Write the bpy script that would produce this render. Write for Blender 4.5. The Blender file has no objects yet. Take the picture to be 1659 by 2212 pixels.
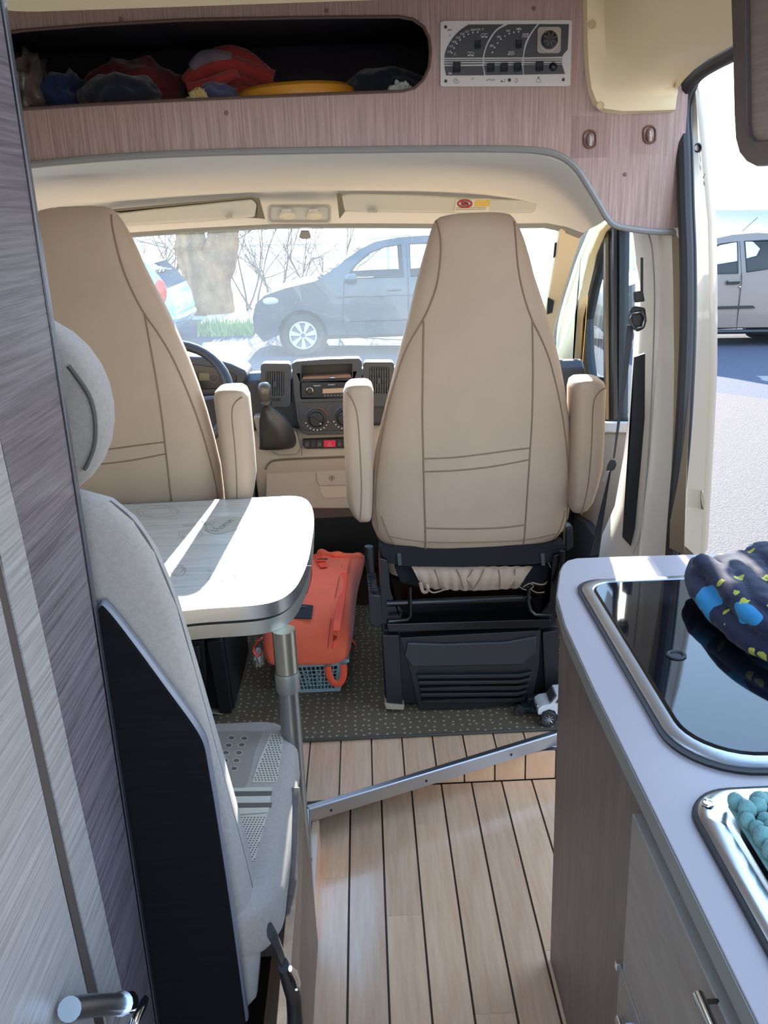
import bpy, bmesh, math, random
from mathutils import Vector, Matrix, noise
random.seed(7)
ST0 = .128
C = bpy.context.scene.collection
SC = bpy.context.scene
PI = math.pi
# ---------------------------------------------------------------- camera (van frame: X right, Y forward, Z up, metres)
W, H, F = 1659, 2212, 1941.0
CX, CY, EYE = W/2, H/2, 1.5
_y = Vector(((776-CX)/F, (454-CY)/F, 1)).normalized()
_d = Vector((math.sin(.042), math.cos(.042), 0)); _d = (_d - _y*_y.dot(_d)).normalized()
_x = _d.cross(_y)
cam = bpy.data.objects.new('camera', bpy.data.cameras.new('camera')); C.objects.link(cam)
cam.data.sensor_fit = 'HORIZONTAL'; cam.data.sensor_width = 36; cam.data.lens = 36*F/W
cam.data.clip_start = .01; cam.data.clip_end = 3000
R3 = Matrix((( _x[0], -_x[1], -_x[2]), (_y[0], -_y[1], -_y[2]), (-_d[0], _d[1], _d[2])))
cam.matrix_world = Matrix.Translation((0, 0, EYE)) @ R3.to_4x4()
SC.camera = cam
# ---------------------------------------------------------------- sky, sun, exposure
SC.view_settings.view_transform = 'Standard'; SC.view_settings.look = 'None'
SC.view_settings.gamma = 1; SC.view_settings.use_curve_mapping = False
SC.view_settings.exposure = 0.55
wd = bpy.data.worlds.new('sky'); SC.world = wd; wd.use_nodes = True
nt = wd.node_tree; nt.nodes.clear()
tc = nt.nodes.new('ShaderNodeTexCoord'); sx = nt.nodes.new('ShaderNodeSeparateXYZ'); rp = nt.nodes.new('ShaderNodeValToRGB')
bg = nt.nodes.new('ShaderNodeBackground'); ow = nt.nodes.new('ShaderNodeOutputWorld')
nt.links.new(tc.outputs['Generated'], sx.inputs[0]); nt.links.new(sx.outputs['Z'], rp.inputs[0])
nt.links.new(rp.outputs[0], bg.inputs[0]); nt.links.new(bg.outputs[0], ow.inputs[0])
rp.color_ramp.elements[0].position = 0.0; rp.color_ramp.elements[0].color = (1, 1, 1, 1)
rp.color_ramp.elements[1].position = 1.0; rp.color_ramp.elements[1].color = (.32, .55, 1, 1)
e = rp.color_ramp.elements.new(.10); e.color = (.80, .92, 1, 1)
e = rp.color_ramp.elements.new(.3); e.color = (.48, .72, 1, 1)
bg.inputs[1].default_value = 3.3
sun = bpy.data.objects.new('sun', bpy.data.lights.new('sun', 'SUN')); C.objects.link(sun)
sun.data.energy = 20; sun.data.angle = math.radians(.6); sun.data.color = (1, .93, .82)
_az, _el = math.radians(2.6), math.radians(23)
SUN = Vector((math.sin(_az)*math.cos(_el), math.cos(_az)*math.cos(_el), math.sin(_el)))
sun.rotation_euler = SUN.to_track_quat('Z', 'Y').to_euler()
SC.cycles.max_bounces = 10; SC.cycles.diffuse_bounces = 6; SC.cycles.transparent_max_bounces = 16
SC.cycles.sample_clamp_indirect = 6; SC.cycles.caustics_reflective = False; SC.cycles.caustics_refractive = False
SC.cycles.use_denoising = True

# ---------------------------------------------------------------- helpers
def ray(px, py):
    v = Vector(((px-CX)/F, (py-CY)/F, 1))
    return Vector((v.dot(_x), v.dot(_y), -v.dot(_d)))
def at(px, py, X=None, Y=None, Z=None, plane=None):
    """measured photo point on a known plane -> metres"""
    r = ray(px, py); o = Vector((0, 0, EYE))
    if X is not None: t = (X-o.x)/r.x
    elif Y is not None: t = (Y-o.y)/r.y
    elif Z is not None: t = (Z-o.z)/r.z
    else: t = (plane[0]-o).dot(plane[1])/r.dot(plane[1])
    return o + r*t
def ats(pts, **k): return [at(a, b, **k) for a, b in pts]
def srgb(h):
    if isinstance(h, str):
        h = h.lstrip('#'); h = [int(h[i:i+2], 16)/255 for i in (0, 2, 4)]
    return tuple(c/12.92 if c <= .04045 else ((c+.055)/1.055)**2.4 for c in h) + (1,)
MATS = {}
def mat(name, col, rough=.6, metal=0, spec=.5, var=0, vscale=20, bump=0, bscale=200, stretch=(1, 1, 1), col2=None, coat=0, sheen=0):
    if name in MATS: return MATS[name]
    m = bpy.data.materials.new(name); m.use_nodes = True; MATS[name] = m
    n = m.node_tree.nodes; l = m.node_tree.links; b = n['Principled BSDF']
    b.inputs['Base Color'].default_value = srgb(col); b.inputs['Roughness'].default_value = rough
    b.inputs['Metallic'].default_value = metal; b.inputs['Specular IOR Level'].default_value = spec
    b.inputs['Coat Weight'].default_value = coat; b.inputs['Sheen Weight'].default_value = sheen
    if var or col2 or bump:
        t = n.new('ShaderNodeTexCoord'); mp = n.new('ShaderNodeMapping'); mp.inputs['Scale'].default_value = stretch
        l.new(t.outputs['Object'], mp.inputs[0])
    if var or col2:
        ns = n.new('ShaderNodeTexNoise'); ns.inputs['Scale'].default_value = vscale; ns.inputs['Detail'].default_value = 6
        l.new(mp.outputs[0], ns.inputs['Vector'])
        r = n.new('ShaderNodeValToRGB'); l.new(ns.outputs[0], r.inputs[0]); l.new(r.outputs[0], b.inputs['Base Color'])
        c = srgb(col); c2 = srgb(col2) if col2 else None
        r.color_ramp.elements[0].position = .35; r.color_ramp.elements[1].position = .65
        r.color_ramp.elements[0].color = c if c2 else tuple(x*(1-var) for x in c[:3])+(1,)
        r.color_ramp.elements[1].color = c2 if c2 else tuple(min(1, x*(1+var)) for x in c[:3])+(1,)
    if bump:
        nb = n.new('ShaderNodeTexNoise'); nb.inputs['Scale'].default_value = bscale; nb.inputs['Detail'].default_value = 3
        l.new(mp.outputs[0], nb.inputs['Vector'])
        bp = n.new('ShaderNodeBump'); bp.inputs['Strength'].default_value = bump; bp.inputs['Distance'].default_value = .002
        l.new(nb.outputs[0], bp.inputs['Height']); l.new(bp.outputs[0], b.inputs['Normal'])
    return m
def tag(o, label=None, cat=None, group=None, kind=None):
    if label: o['label'] = label
    if cat: o['category'] = cat
    if group: o['group'] = group
    if kind: o['kind'] = kind
    return o
def thing(name, label, cat, loc=(0, 0, 0), group=None):
    o = bpy.data.objects.new(name, None); C.objects.link(o); o.location = loc; o.empty_display_size = .05
    return tag(o, label, cat, group)
def worldloc(o):
    v = Vector((0, 0, 0))
    while o: v = v + o.location; o = o.parent
    return v
def obj(name, bm, m, parent=None, smooth=True, bevel=0, seg=2, sub=0, own=False, angle=35):
    me = bpy.data.meshes.new(name)
    bmesh.ops.recalc_face_normals(bm, faces=bm.faces[:])
    if parent is not None: off = worldloc(parent)
    else: off = Vector((0, 0, 0))
    loc = Vector((0, 0, 0))
    if own or parent is None:
        vs = [v.co for v in bm.verts]
        c = Vector([(min(v[i] for v in vs)+max(v[i] for v in vs))/2 for i in range(3)]); c.z = min(v[2] for v in vs)
        loc = c - off
    bmesh.ops.translate(bm, verts=bm.verts[:], vec=-(off+loc))
    bm.to_mesh(me); bm.free()
    ms = m if isinstance(m, (list, tuple)) else [m]
    for q in ms: me.materials.append(q)
    if smooth:
        me.polygons.foreach_set('use_smooth', [True]*len(me.polygons))
        me.set_sharp_from_angle(angle=math.radians(angle))
    o = bpy.data.objects.new(name, me); C.objects.link(o)
    if parent is not None: o.parent = parent
    o.location = loc
    if bevel:
        b = o.modifiers.new('bevel', 'BEVEL'); b.width = bevel; b.segments = seg; b.limit_method = 'ANGLE'; b.angle_limit = math.radians(40); b.harden_normals = True
    if sub:
        s = o.modifiers.new('sub', 'SUBSURF'); s.levels = s.render_levels = sub
    return o
def BM(): return bmesh.new()
def box(bm, lo, hi):
    lo = Vector(lo); hi = Vector(hi); vs = []
    for x in (lo.x, hi.x):
        for y in (lo.y, hi.y):
            for z in (lo.z, hi.z): vs.append(bm.verts.new((x, y, z)))
    for f in ((0,1,3,2), (4,6,7,5), (0,4,5,1), (2,3,7,6), (0,2,6,4), (1,5,7,3)): bm.faces.new([vs[i] for i in f])
    return bm
def bx(lo, hi): return box(BM(), lo, hi)
def prism(bm, pts, vec):
    pts = [Vector(p) for p in pts]; vec = Vector(vec)
    pts = [p for i, p in enumerate(pts) if (p-pts[i-1]).length > 1e-6]
    a = [bm.verts.new(p) for p in pts]; b = [bm.verts.new(p+vec) for p in pts]; n = len(a)
    f1 = bm.faces.new(a); f2 = bm.faces.new(b[::-1])
    for i in range(n): bm.faces.new((a[i], b[i], b[(i+1) % n], a[(i+1) % n]))
    bmesh.ops.triangulate(bm, faces=[f1, f2])
    return bm
def pz(pts, vec): return prism(BM(), pts, vec)
def holed(bm, outer, holes, vec):
    """plate with holes: outer / hole loops of points, thickness vec"""
    vec = Vector(vec); loops = [outer] + list(holes); rim = []
    for off in (Vector((0, 0, 0)), vec):
        es = []; lr = []
        for lp in loops:
            vs = [bm.verts.new(Vector(p)+off) for p in lp]; lr.append(vs)
            es += [bm.edges.new((vs[i], vs[(i+1) % len(vs)])) for i in range(len(vs))]
        bmesh.ops.triangle_fill(bm, edges=es, use_beauty=True); rim.append(lr)
    for a, b in zip(*rim):
        n = len(a)
        for i in range(n): bm.faces.new((a[i], b[i], b[(i+1) % n], a[(i+1) % n]))
    return bm
def frames(path, closed=False):
    n = len(path); out = []; up = None
    for i in range(n):
        if closed: t = path[(i+1) % n]-path[i-1]
        else: t = path[min(i+1, n-1)]-path[max(i-1, 0)]
        t.normalize()
        if up is None:
            up = Vector((0, 0, 1)) if abs(t.z) < .9 else Vector((0, 1, 0))
        s = t.cross(up).normalized(); up = s.cross(t).normalized(); out.append((s, up.copy()))
    return out
def tube(bm, path, r, n=8, closed=False, sq=(1, 1), cap=True):
    path = [Vector(p) for p in path]; fr = frames(path, closed); rings = []
    for i, (p, (s, u)) in enumerate(zip(path, fr)):
        rr = r[i] if isinstance(r, (list, tuple)) else r
        rings.append([bm.verts.new(p + s*(rr*sq[0]*math.cos(2*PI*k/n)) + u*(rr*sq[1]*math.sin(2*PI*k/n))) for k in range(n)])
    skin(bm, rings, closed)
    if cap and not closed: bm.faces.new(rings[0][::-1]); bm.faces.new(rings[-1])
    return bm
def skin(bm, rings, closed=False):
    n = len(rings[0]); m = len(rings)
    for i in range(m if closed else m-1):
        a, b = rings[i], rings[(i+1) % m]
        for k in range(n): bm.faces.new((a[k], a[(k+1) % n], b[(k+1) % n], b[k]))
def loft(bm, rings, cap=True):
    rr = [[bm.verts.new(Vector(p)) for p in r] for r in rings]; skin(bm, rr)
    if cap:
        f = [bm.faces.new(rr[0][::-1]), bm.faces.new(rr[-1])]; bmesh.ops.triangulate(bm, faces=f)
    return bm
def grid(bm, rows, thick=None):
    vv = [[bm.verts.new(Vector(p)) for p in r] for r in rows]
    for i in range(len(vv)-1):
        for k in range(len(vv[0])-1): bm.faces.new((vv[i][k], vv[i][k+1], vv[i+1][k+1], vv[i+1][k]))
    if thick:
        bmesh.ops.recalc_face_normals(bm, faces=bm.faces[:]); bmesh.ops.solidify(bm, geom=bm.faces[:], thickness=thick)
    return bm
def cyl(bm, p0, p1, r, n=20, r2=None):
    return tube(bm, [p0, p1], [r, r if r2 is None else r2], n)
def lathe(bm, prof, c, axis, n=24):
    """prof: (radius, height along axis)"""
    axis = Vector(axis).normalized(); s = axis.orthogonal().normalized(); u = axis.cross(s); c = Vector(c)
    rings = [[bm.verts.new(c + axis*h + (s*math.cos(2*PI*k/n)+u*math.sin(2*PI*k/n))*max(r, 1e-4)) for k in range(n)] for r, h in prof]
    skin(bm, rings); bm.faces.new(rings[0][::-1]); bm.faces.new(rings[-1])
    return bm
def sphere(bm, c, r, u=16, v=10):
    M = Matrix.Translation(c) @ Matrix.Diagonal((r[0], r[1], r[2], 1)) if not isinstance(r, (int, float)) else Matrix.Translation(c) @ Matrix.Scale(r, 4)
    bmesh.ops.create_uvsphere(bm, u_segments=u, v_segments=v, radius=1, matrix=M); return bm
def blob(c, size, seed, amp=.25, freq=2.2, floor=None, sub=4):
    """crumpled cloth heap"""
    bm = BM(); bmesh.ops.create_icosphere(bm, subdivisions=sub, radius=1)
    for v in bm.verts:
        p = v.co.copy(); d = noise.fractal(p*freq+Vector((seed*7.1, seed*3.3, seed)), 1, 2, 4)
        rdg = abs(noise.noise(p*freq*.8+Vector((seed*5, seed, 1))))
        v.co = p*(1+amp*d-amp*.9*rdg)
        v.co = Vector((v.co.x*size[0], v.co.y*size[1], v.co.z*size[2]))+Vector(c)
        if floor is not None and v.co.z < floor: v.co.z = floor
    return bm
def catmull(pts, k=6, closed=False):
    pts = [Vector(p) for p in pts]; n = len(pts); out = []
    for i in range(n if closed else n-1):
        g = (lambda j: pts[j % n]) if closed else (lambda j: pts[max(0, min(n-1, j))])
        a, b, c, d = g(i-1), g(i), g(i+1), g(i+2)
        for s in range(k):
            t = s/k; out.append(.5*((2*b)+(c-a)*t+(2*a-5*b+4*c-d)*t*t+(3*b-a-3*c+d)*t**3))
    if not closed: out.append(pts[-1])
    return out
def rrect(x0, y0, x1, y1, r, n=6):
    """rounded rectangle loop in 2D; r may be four radii (x0y0, x1y0, x1y1, x0y1)"""
    if not isinstance(r, (list, tuple)): r = [r]*4
    out = []
    for (cx, cy, a0, q) in ((x0+r[0], y0+r[0], PI, r[0]), (x1-r[1], y0+r[1], 1.5*PI, r[1]), (x1-r[2], y1-r[2], 0, r[2]), (x0+r[3], y1-r[3], .5*PI, r[3])):
        for i in range(n+1): a = a0+.5*PI*i/n; out.append((cx+q*math.cos(a), cy+q*math.sin(a)))
    return out
def text(s, size, loc, rot, m, parent, name='lettering', depth=.0003):
    cu = bpy.data.curves.new(name, 'FONT'); cu.body = s; cu.size = size; cu.extrude = depth; cu.align_x = 'CENTER'; cu.align_y = 'CENTER'; cu.resolution_u = 3
    t = bpy.data.objects.new(name, cu); C.objects.link(t)
    me = t.to_mesh().copy(); bpy.data.objects.remove(t)
    M = Matrix.Translation(loc) @ rot.to_4x4(); me.transform(M)
    bm = BM(); bm.from_mesh(me); bpy.data.meshes.remove(me)
    return obj(name, bm, m, parent, smooth=False)
FACECAM = Matrix.Rotation(PI/2, 3, 'X')      # text standing up, read from -Y

DRV_LOC, DRV_ROT = (-.675, 2.48, ST0), 0.0
# ---------------------------------------------------------------- materials
def wood(name, c1, c2, stretch, rough=.45, scale=1.0, bump=.15):
    m = bpy.data.materials.new(name); m.use_nodes = True; n = m.node_tree.nodes; l = m.node_tree.links; b = n['Principled BSDF']
    t = n.new('ShaderNodeTexCoord'); mp = n.new('ShaderNodeMapping'); mp.inputs['Scale'].default_value = [s*scale for s in stretch]
    l.new(t.outputs['Object'], mp.inputs[0])
    a = n.new('ShaderNodeTexNoise'); a.inputs['Scale'].default_value = 1; a.inputs['Detail'].default_value = 8; a.inputs['Roughness'].default_value = .7
    l.new(mp.outputs[0], a.inputs['Vector'])
    r = n.new('ShaderNodeValToRGB'); l.new(a.outputs[0], r.inputs[0])
    r.color_ramp.elements[0].position = .36; r.color_ramp.elements[0].color = srgb(c1)
    r.color_ramp.elements[1].position = .66; r.color_ramp.elements[1].color = srgb(c2)
    l.new(r.outputs[0], b.inputs['Base Color']); b.inputs['Roughness'].default_value = rough
    bp = n.new('ShaderNodeBump'); bp.inputs['Strength'].default_value = bump; bp.inputs['Distance'].default_value = .001
    l.new(a.outputs[0], bp.inputs['Height']); l.new(bp.outputs[0], b.inputs['Normal'])
    return m
def glassmat(name, tint=(1, 1, 1), dust=.0, gloss=.08, rough=.02, dark=0):
    m = bpy.data.materials.new(name); m.use_nodes = True; n = m.node_tree.nodes; l = m.node_tree.links; n.clear()
    o = n.new('ShaderNodeOutputMaterial'); tr = n.new('ShaderNodeBsdfTransparent'); tr.inputs[0].default_value = tint+(1,)
    g = n.new('ShaderNodeBsdfGlossy'); g.inputs['Roughness'].default_value = rough
    fr = n.new('ShaderNodeFresnel'); ge = n.new('ShaderNodeNewGeometry')
    io = n.new('ShaderNodeMath'); io.operation = 'MULTIPLY_ADD'; io.inputs[1].default_value = 1/1.45-1.45; io.inputs[2].default_value = 1.45   # same reflection on both faces of a thin pane
    l.new(ge.outputs['Backfacing'], io.inputs[0]); l.new(io.outputs[0], fr.inputs[0])
    mx = n.new('ShaderNodeMixShader'); l.new(fr.outputs[0], mx.inputs[0]); l.new(tr.outputs[0], mx.inputs[1]); l.new(g.outputs[0], mx.inputs[2])
    last = mx
    if dust:
        d = n.new('ShaderNodeBsdfTranslucent'); d.inputs[0].default_value = (.9, .95, 1, 1)
        t = n.new('ShaderNodeTexCoord'); ns = n.new('ShaderNodeTexNoise'); ns.inputs['Scale'].default_value = 6; ns.inputs['Detail'].default_value = 8
        l.new(t.outputs['Object'], ns.inputs['Vector'])
        vo = n.new('ShaderNodeTexVoronoi'); vo.inputs['Scale'].default_value = 34; l.new(t.outputs['Object'], vo.inputs['Vector'])
        lt = n.new('ShaderNodeMath'); lt.operation = 'LESS_THAN'; lt.inputs[1].default_value = .075; l.new(vo.outputs['Distance'], lt.inputs[0])
        mu = n.new('ShaderNodeMath'); mu.operation = 'MULTIPLY_ADD'; mu.inputs[1].default_value = dust*.9; mu.inputs[2].default_value = dust*.55; l.new(ns.outputs[0], mu.inputs[0])
        ad = n.new('ShaderNodeMath'); ad.operation = 'MULTIPLY_ADD'; ad.inputs[1].default_value = dust*2.5; l.new(lt.outputs[0], ad.inputs[0]); l.new(mu.outputs[0], ad.inputs[2])
        m2 = n.new('ShaderNodeMixShader'); l.new(ad.outputs[0], m2.inputs[0]); l.new(mx.outputs[0], m2.inputs[1]); l.new(d.outputs[0], m2.inputs[2]); last = m2
    l.new(last.outputs[0], o.inputs[0]); return m
M_walnut = wood('walnut_laminate', '#90736a', '#bfa298', (260, 40, 6))        # upright grain on the cross panel
M_ward = wood('dark_laminate_side', '#4d444a', '#807479', (40, 5, 260), .38)   # grain along the aisle
M_wardlight = wood('grey_laminate_side', '#8a827e', '#b0a8a3', (40, 5, 260), .38)
M_shaded_wood = wood('shaded_laminate_back', '#0a090a', '#141112', (5, 40, 260), .75)  # near-black base stands for the shadow on the bench back
M_shaded_wood.node_tree.nodes['Principled BSDF'].inputs['Specular IOR Level'].default_value = .15
M_kit = wood('brown_laminate', '#6d5f58', '#85756c', (30, 30, 5), .42)
M_kit2 = wood('taupe_laminate', '#93877b', '#a59a8d', (30, 6, 30), .42)
def plankmat(name, c1, c2, along):
    m = wood(name, c1, c2, (60, 60, 60), .2, 1, .02); n = m.node_tree.nodes; l = m.node_tree.links
    mp = [q for q in n if q.type == 'MAPPING'][0]; mp.inputs['Scale'].default_value = along
    oi = n.new('ShaderNodeObjectInfo'); mx = n.new('ShaderNodeMix'); mx.data_type = 'RGBA'; mx.blend_type = 'MULTIPLY'; mx.inputs[0].default_value = 1
    r = [q for q in n if q.type == 'VALTORGB'][0]; b = n['Principled BSDF']
    l.new(r.outputs[0], mx.inputs[6]); l.new(oi.outputs['Color'], mx.inputs[7]); l.new(mx.outputs[2], b.inputs['Base Color'])
    b.inputs['Coat Weight'].default_value = .3; b.inputs['Coat Roughness'].default_value = .12
    return m
M_plank = plankmat('maple_plank', '#d6a985', '#e6c09c', (50, 4, 10))
M_riser = plankmat('maple_riser', '#d6a985', '#e2bc98', (50, 10, 6))
M_caulk = mat('brown_joint', '#3a2a22', .5)
M_alu = mat('brushed_aluminium', '#b9bbbd', .34, 1, var=.06, vscale=8, stretch=(4, 200, 200))
M_steel = mat('stainless_steel', '#c4c8cc', .22, 1)
M_chrome = mat('chrome', '#e6e8ea', .08, 1)
M_screw = mat('dark_screw', '#4a4a4c', .35, 1)
M_cream = mat('cream_plastic', '#f2e0b8', .5, bump=.05, bscale=500)
M_liner = mat('pale_headliner', '#e4e1d8', .85, bump=.1, bscale=900)
M_white = mat('off_white_trim', '#efe5d8', .45, bump=.03, bscale=600)
M_bodywhite = mat('painted_body', '#928069', .25, coat=.4)
M_visor = mat('visor_vinyl', '#c8c6b8', .6)
M_seat = mat('beige_seat_cover', '#b39a82', .62, bump=.12, bscale=700, var=.03, vscale=9, sheen=.1)
M_seam = mat('beige_seam', '#856c55', .75)
M_black = mat('black_plastic', '#1c1c1e', .45, bump=.08, bscale=800)
M_blackm = mat('black_enamel', '#0d0d0e', .25)
M_blackf = mat('black_fabric', '#17181b', .9)
M_rubber = mat('rubber_seal', '#2f2c2c', .6)
M_dash = mat('dark_dashboard', '#3b4046', .55, bump=.12, bscale=900)
M_dashblack = mat('gloss_black_dash', '#16181b', .3)
M_greige = mat('greige_dashboard', '#9b958a', .55, bump=.1, bscale=900)
M_grey = mat('mid_grey_plastic', '#5f6062', .5)
M_top = mat('worktop_laminate', '#a89b9b', .35, bump=.02, bscale=500)
M_edge = mat('worktop_edge', '#8e8d84', .4)
M_grpfab = mat('grey_weave', '#a0958b', .95, bump=.5, bscale=900, var=.06, vscale=160, sheen=.2)
M_grpdark = mat('grey_weave_seam', '#5a534d', .95)
M_carpet = None
M_white_paint = mat('white_plate', '#cdc9c4', .4)
M_print = mat('white_print', '#e8e8e8', .5)
M_darkprint = mat('dark_print', '#3a3a3c', .5)
# ================================================================ FLOOR (planks with recessed joints)
def shaded(o, v): o.color = (v*1.0, v*.985, v*.97, 1); return o
rng = random.Random(3)
fl = tag(obj('floor', bx((-.30, -.35, -.03), (.52, 2.14, -.004)), M_caulk, smooth=False), kind='structure')
xs = [-.256+.083*i for i in range(10)]
joints = {0: [1.2], 1: [1.75, .7], 2: [.55], 3: [1.62], 4: [1.93, .8], 5: [1.35], 6: [1.05], 7: [1.5], 8: [1.2]}
for i in range(9):
    ys = [-.34]+sorted(joints[i])+[2.095]
    for a, b in zip(ys, ys[1:]):
        shaded(obj('plank', bx((xs[i]+.0022, a+.0002, -.006), (xs[i+1]-.0022, b-.0002, 0)), M_plank, fl, bevel=.0006, seg=1, own=True), rng.uniform(.88, 1.06))
ST = .12
TL, TR = Vector((-.184, 1.848)), Vector((.50, 2.135))
def diag(x): return TL.y + (x-TL.x)/(TR.x-TL.x)*(TR.y-TL.y)
base = [(-1.15, 1.9), (TL.x+.003, TL.y+.004), (TR.x, TR.y+.004), (.95, 2.14), (.95, 3.55), (-1.15, 3.55)]
fl2 = tag(obj('floor', pz([(x, y, .085) for x, y in base], (0, 0, .031)), M_caulk, smooth=False), kind='structure')
px = [-.279+.0838*i for i in range(11)]
for i in range(10):
    a, b = px[i]+.002, px[i+1]-.002
    ya = diag(a)+.010 if a > TL.x else TL.y+.2; yb = diag(b)+.010 if b > TL.x else TL.y+.2
    if i == 0: ya = yb = 1.92
    if i == 1: ya = diag(b)+.006
    bm = pz([(a, ya, ST-.006), (b, yb, ST-.006), (b, 2.6, ST-.006), (a, 2.6, ST-.006)], (0, 0, .006))
    shaded(obj('plank', bm, M_plank, fl2, bevel=.0006, seg=1, own=True), rng.uniform(.92, 1.05))
# step riser
rs = tag(obj('wall_step', bx((-.17, 2.106, -.004), (.60, 2.12, .085)), M_caulk, smooth=False), kind='structure')
for i in range(10):
    a = -.18+.0838*i-.016
    if a > -.1: shaded(obj('riser_board', bx((a+.002, 2.1, 0), (a+.0818, 2.107, .0845)), M_riser, rs, bevel=.0006, seg=1, own=True), rng.uniform(.9, 1.02))
shaded(obj('riser_board', bx((-.178, 1.50, 0), (-.162, 1.86, .084)), M_riser, rs, own=True), .9)
# aluminium nosing
def nosing(name, p0, p1, screws):
    p0 = Vector(p0); p1 = Vector(p1); d = (p1-p0).normalized(); nrm = Vector((d.y, -d.x, 0)); up = Vector((0, 0, 1))
    prof = [(-.016, .1215), (-.016, .1235), (0, .1245), (.003, .1225), (.0035, .087), (.001, .087), (.001, .1205)]
    r = [[p+nrm*a+up*b for a, b in prof] for p in (p0, p1)]
    t = tag(obj(name, loft(BM(), r), M_alu, bevel=.0008), kind='structure')
    for s in screws:
        q = p0+(p1-p0)*s+nrm*.0035+up*.103
        obj('screw', lathe(BM(), [(.0035, 0), (.0033, .0012), (.0015, .0014), (.0012, .0006)], q, nrm, 12), M_screw, t)
    return t
nosing('trim_1', (TL.x, TL.y, 0), (TR.x+.05, TR.y+.021, 0), (.07, .40, .72))
nosing('trim_2', (-.163, 1.50, 0), (TL.x, TL.y, 0), (.55,))

# carpet mat on the raised cab floor
m = mat('dotted_carpet', '#6a6152', .98, bump=.4, bscale=1500); M_carpet = m
n = m.node_tree.nodes; l = m.node_tree.links; b = n['Principled BSDF']
t = n.new('ShaderNodeTexCoord'); mp = n.new('ShaderNodeMapping'); mp.inputs['Scale'].default_value = (44, 40, 0); l.new(t.outputs['Object'], mp.inputs[0])
vo = n.new('ShaderNodeTexVoronoi'); vo.voronoi_dimensions = '2D'; vo.inputs['Scale'].default_value = 1; vo.inputs['Randomness'].default_value = .5; l.new(mp.outputs[0], vo.inputs['Vector'])
lt = n.new('ShaderNodeMath'); lt.operation = 'LESS_THAN'; lt.inputs[1].default_value = .165; l.new(vo.outputs['Distance'], lt.inputs[0])
mx = n.new('ShaderNodeMix'); mx.data_type = 'RGBA'; mx.inputs[6].default_value = srgb('#665743'); mx.inputs[7].default_value = srgb('#a99676')
l.new(lt.outputs[0], mx.inputs[0]); l.new(mx.outputs[2], b.inputs['Base Color'])
cp = [(-.95, 2.17), (-.235, 2.143), (.49, 2.145), (.6, 2.15), (.7, 2.3), (.66, 2.95), (-.10, 3.02), (-.16, 3.06), (-.95, 3.06)]
mt = obj('carpet_mat', pz([(x, y, ST) for x, y in cp], (0, 0, .008)), M_carpet, bevel=.003)
tag(mt, 'dark grey-brown cab carpet with beige dots', 'carpet')
obj('hem', tube(BM(), [(x, y, ST+.0065) for x, y in cp[:4]], .0045, 6), mat('carpet_hem', '#4a463f', .95), mt)

# ================================================================ WALLS, CEILING
tag(obj('wall_left', holed(BM(), [(-1.17, -.3, 0), (-1.17, 3.6, 0), (-1.17, 3.2, 1.15), (-1.17, 2.75, 1.5), (-1.17, 2.3, 1.98), (-1.17, -.3, 1.98)],
    [[(-1.17, 2.5, 1.0), (-1.17, 2.5, 1.42), (-1.17, 2.72, 1.42), (-1.17, 3.1, 1.05)]], (-.03, 0, 0)), M_liner, smooth=False), kind='structure')
tag(obj('wall_right', holed(BM(), [(.87, -.3, 0), (.87, .85, 0), (.87, .85, 1.98), (.87, -.3, 1.98)],
    [[(.87, .1, 1.0), (.87, .7, 1.0), (.87, .7, 1.5), (.87, .1, 1.5)]], (.03, 0, 0)), M_liner, smooth=False), kind='structure')
tag(obj('ceiling', holed(BM(), [(-1.17, .25, 1.92), (.52, .25, 1.92), (.52, 2.5, 1.92), (-1.17, 2.5, 1.92)],
    [[(-.52, .95, 1.92), (.10, .95, 1.92), (.10, 1.62, 1.92), (-.52, 1.62, 1.92)]], (0, 0, .03)), M_liner, smooth=False), kind='structure')
# roof hatch inner frame
def rr3(z, *a, **k): return [(x, y, z) for x, y in rrect(*a, **k)]
hf = thing('roof_hatch', 'cream plastic roof hatch frame with insect screen on the ceiling', 'hatch', (-.2, 1.3, 1.80))
outer = rrect(-.60, .80, .20, 1.70, .08); inner = rrect(-.50, .93, .10, 1.615, .05)
rings = [[(x, y, 1.925) for x, y in outer], [(x, y, 1.845) for x, y in outer], [(x*.99-.002, y*.995+.006, 1.832) for x, y in outer],
         [(x, y, 1.835) for x, y in inner], [(x, y, 1.925) for x, y in inner]]
obj('hatch_frame', loft(BM(), rings, cap=False), M_cream, hf)
scr = BM()
for i in range(41):
    x = -.51+i*.0155; tube(scr, [(x, .93, 1.85), (x, 1.62, 1.85)], .0012, 4)
for i in range(46):
    y = .925+i*.0155; tube(scr, [(-.51, y, 1.851), (.11, y, 1.851)], .0012, 4)
tag(obj('insect_screen', scr, mat('screen_thread', '#8f8b80', .8), hf), kind='stuff')

# ================================================================ OVERHEAD CABINET (cross panel over the cab)
YP = 2.05
oc = thing('overhead_cabinet', 'brown wood-grain overhead locker panel with a long rounded opening', 'cabinet', (-.2, YP, 1.4))
bot = ats([(-310, 430), (-200, 395), (-60, 368), (60, 354), (150, 345), (300, 334), (500, 326), (800, 321), (1000, 319.5), (1130, 321), (1190, 328), (1225, 344), (1250, 368), (1275, 408), (1295, 441), (1312, 470), (1335, 487), (1400, 497), (1462, 500)], Y=YP)
panel = bot + [Vector((.70, YP, 1.56)), Vector((.70, YP, 1.915)), Vector((-1.165, YP, 1.915)), Vector((-1.165, YP, 1.60))]
slot = ats([(-70, 84), (45, 66), (200, 54), (400, 43), (650, 38), (860, 36), (893, 42), (915, 58), (927, 82), (930, 112), (927, 145), (915, 172), (896, 190), (868, 197), (700, 203), (400, 216), (200, 226), (50, 236), (-70, 245)], Y=YP)
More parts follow.
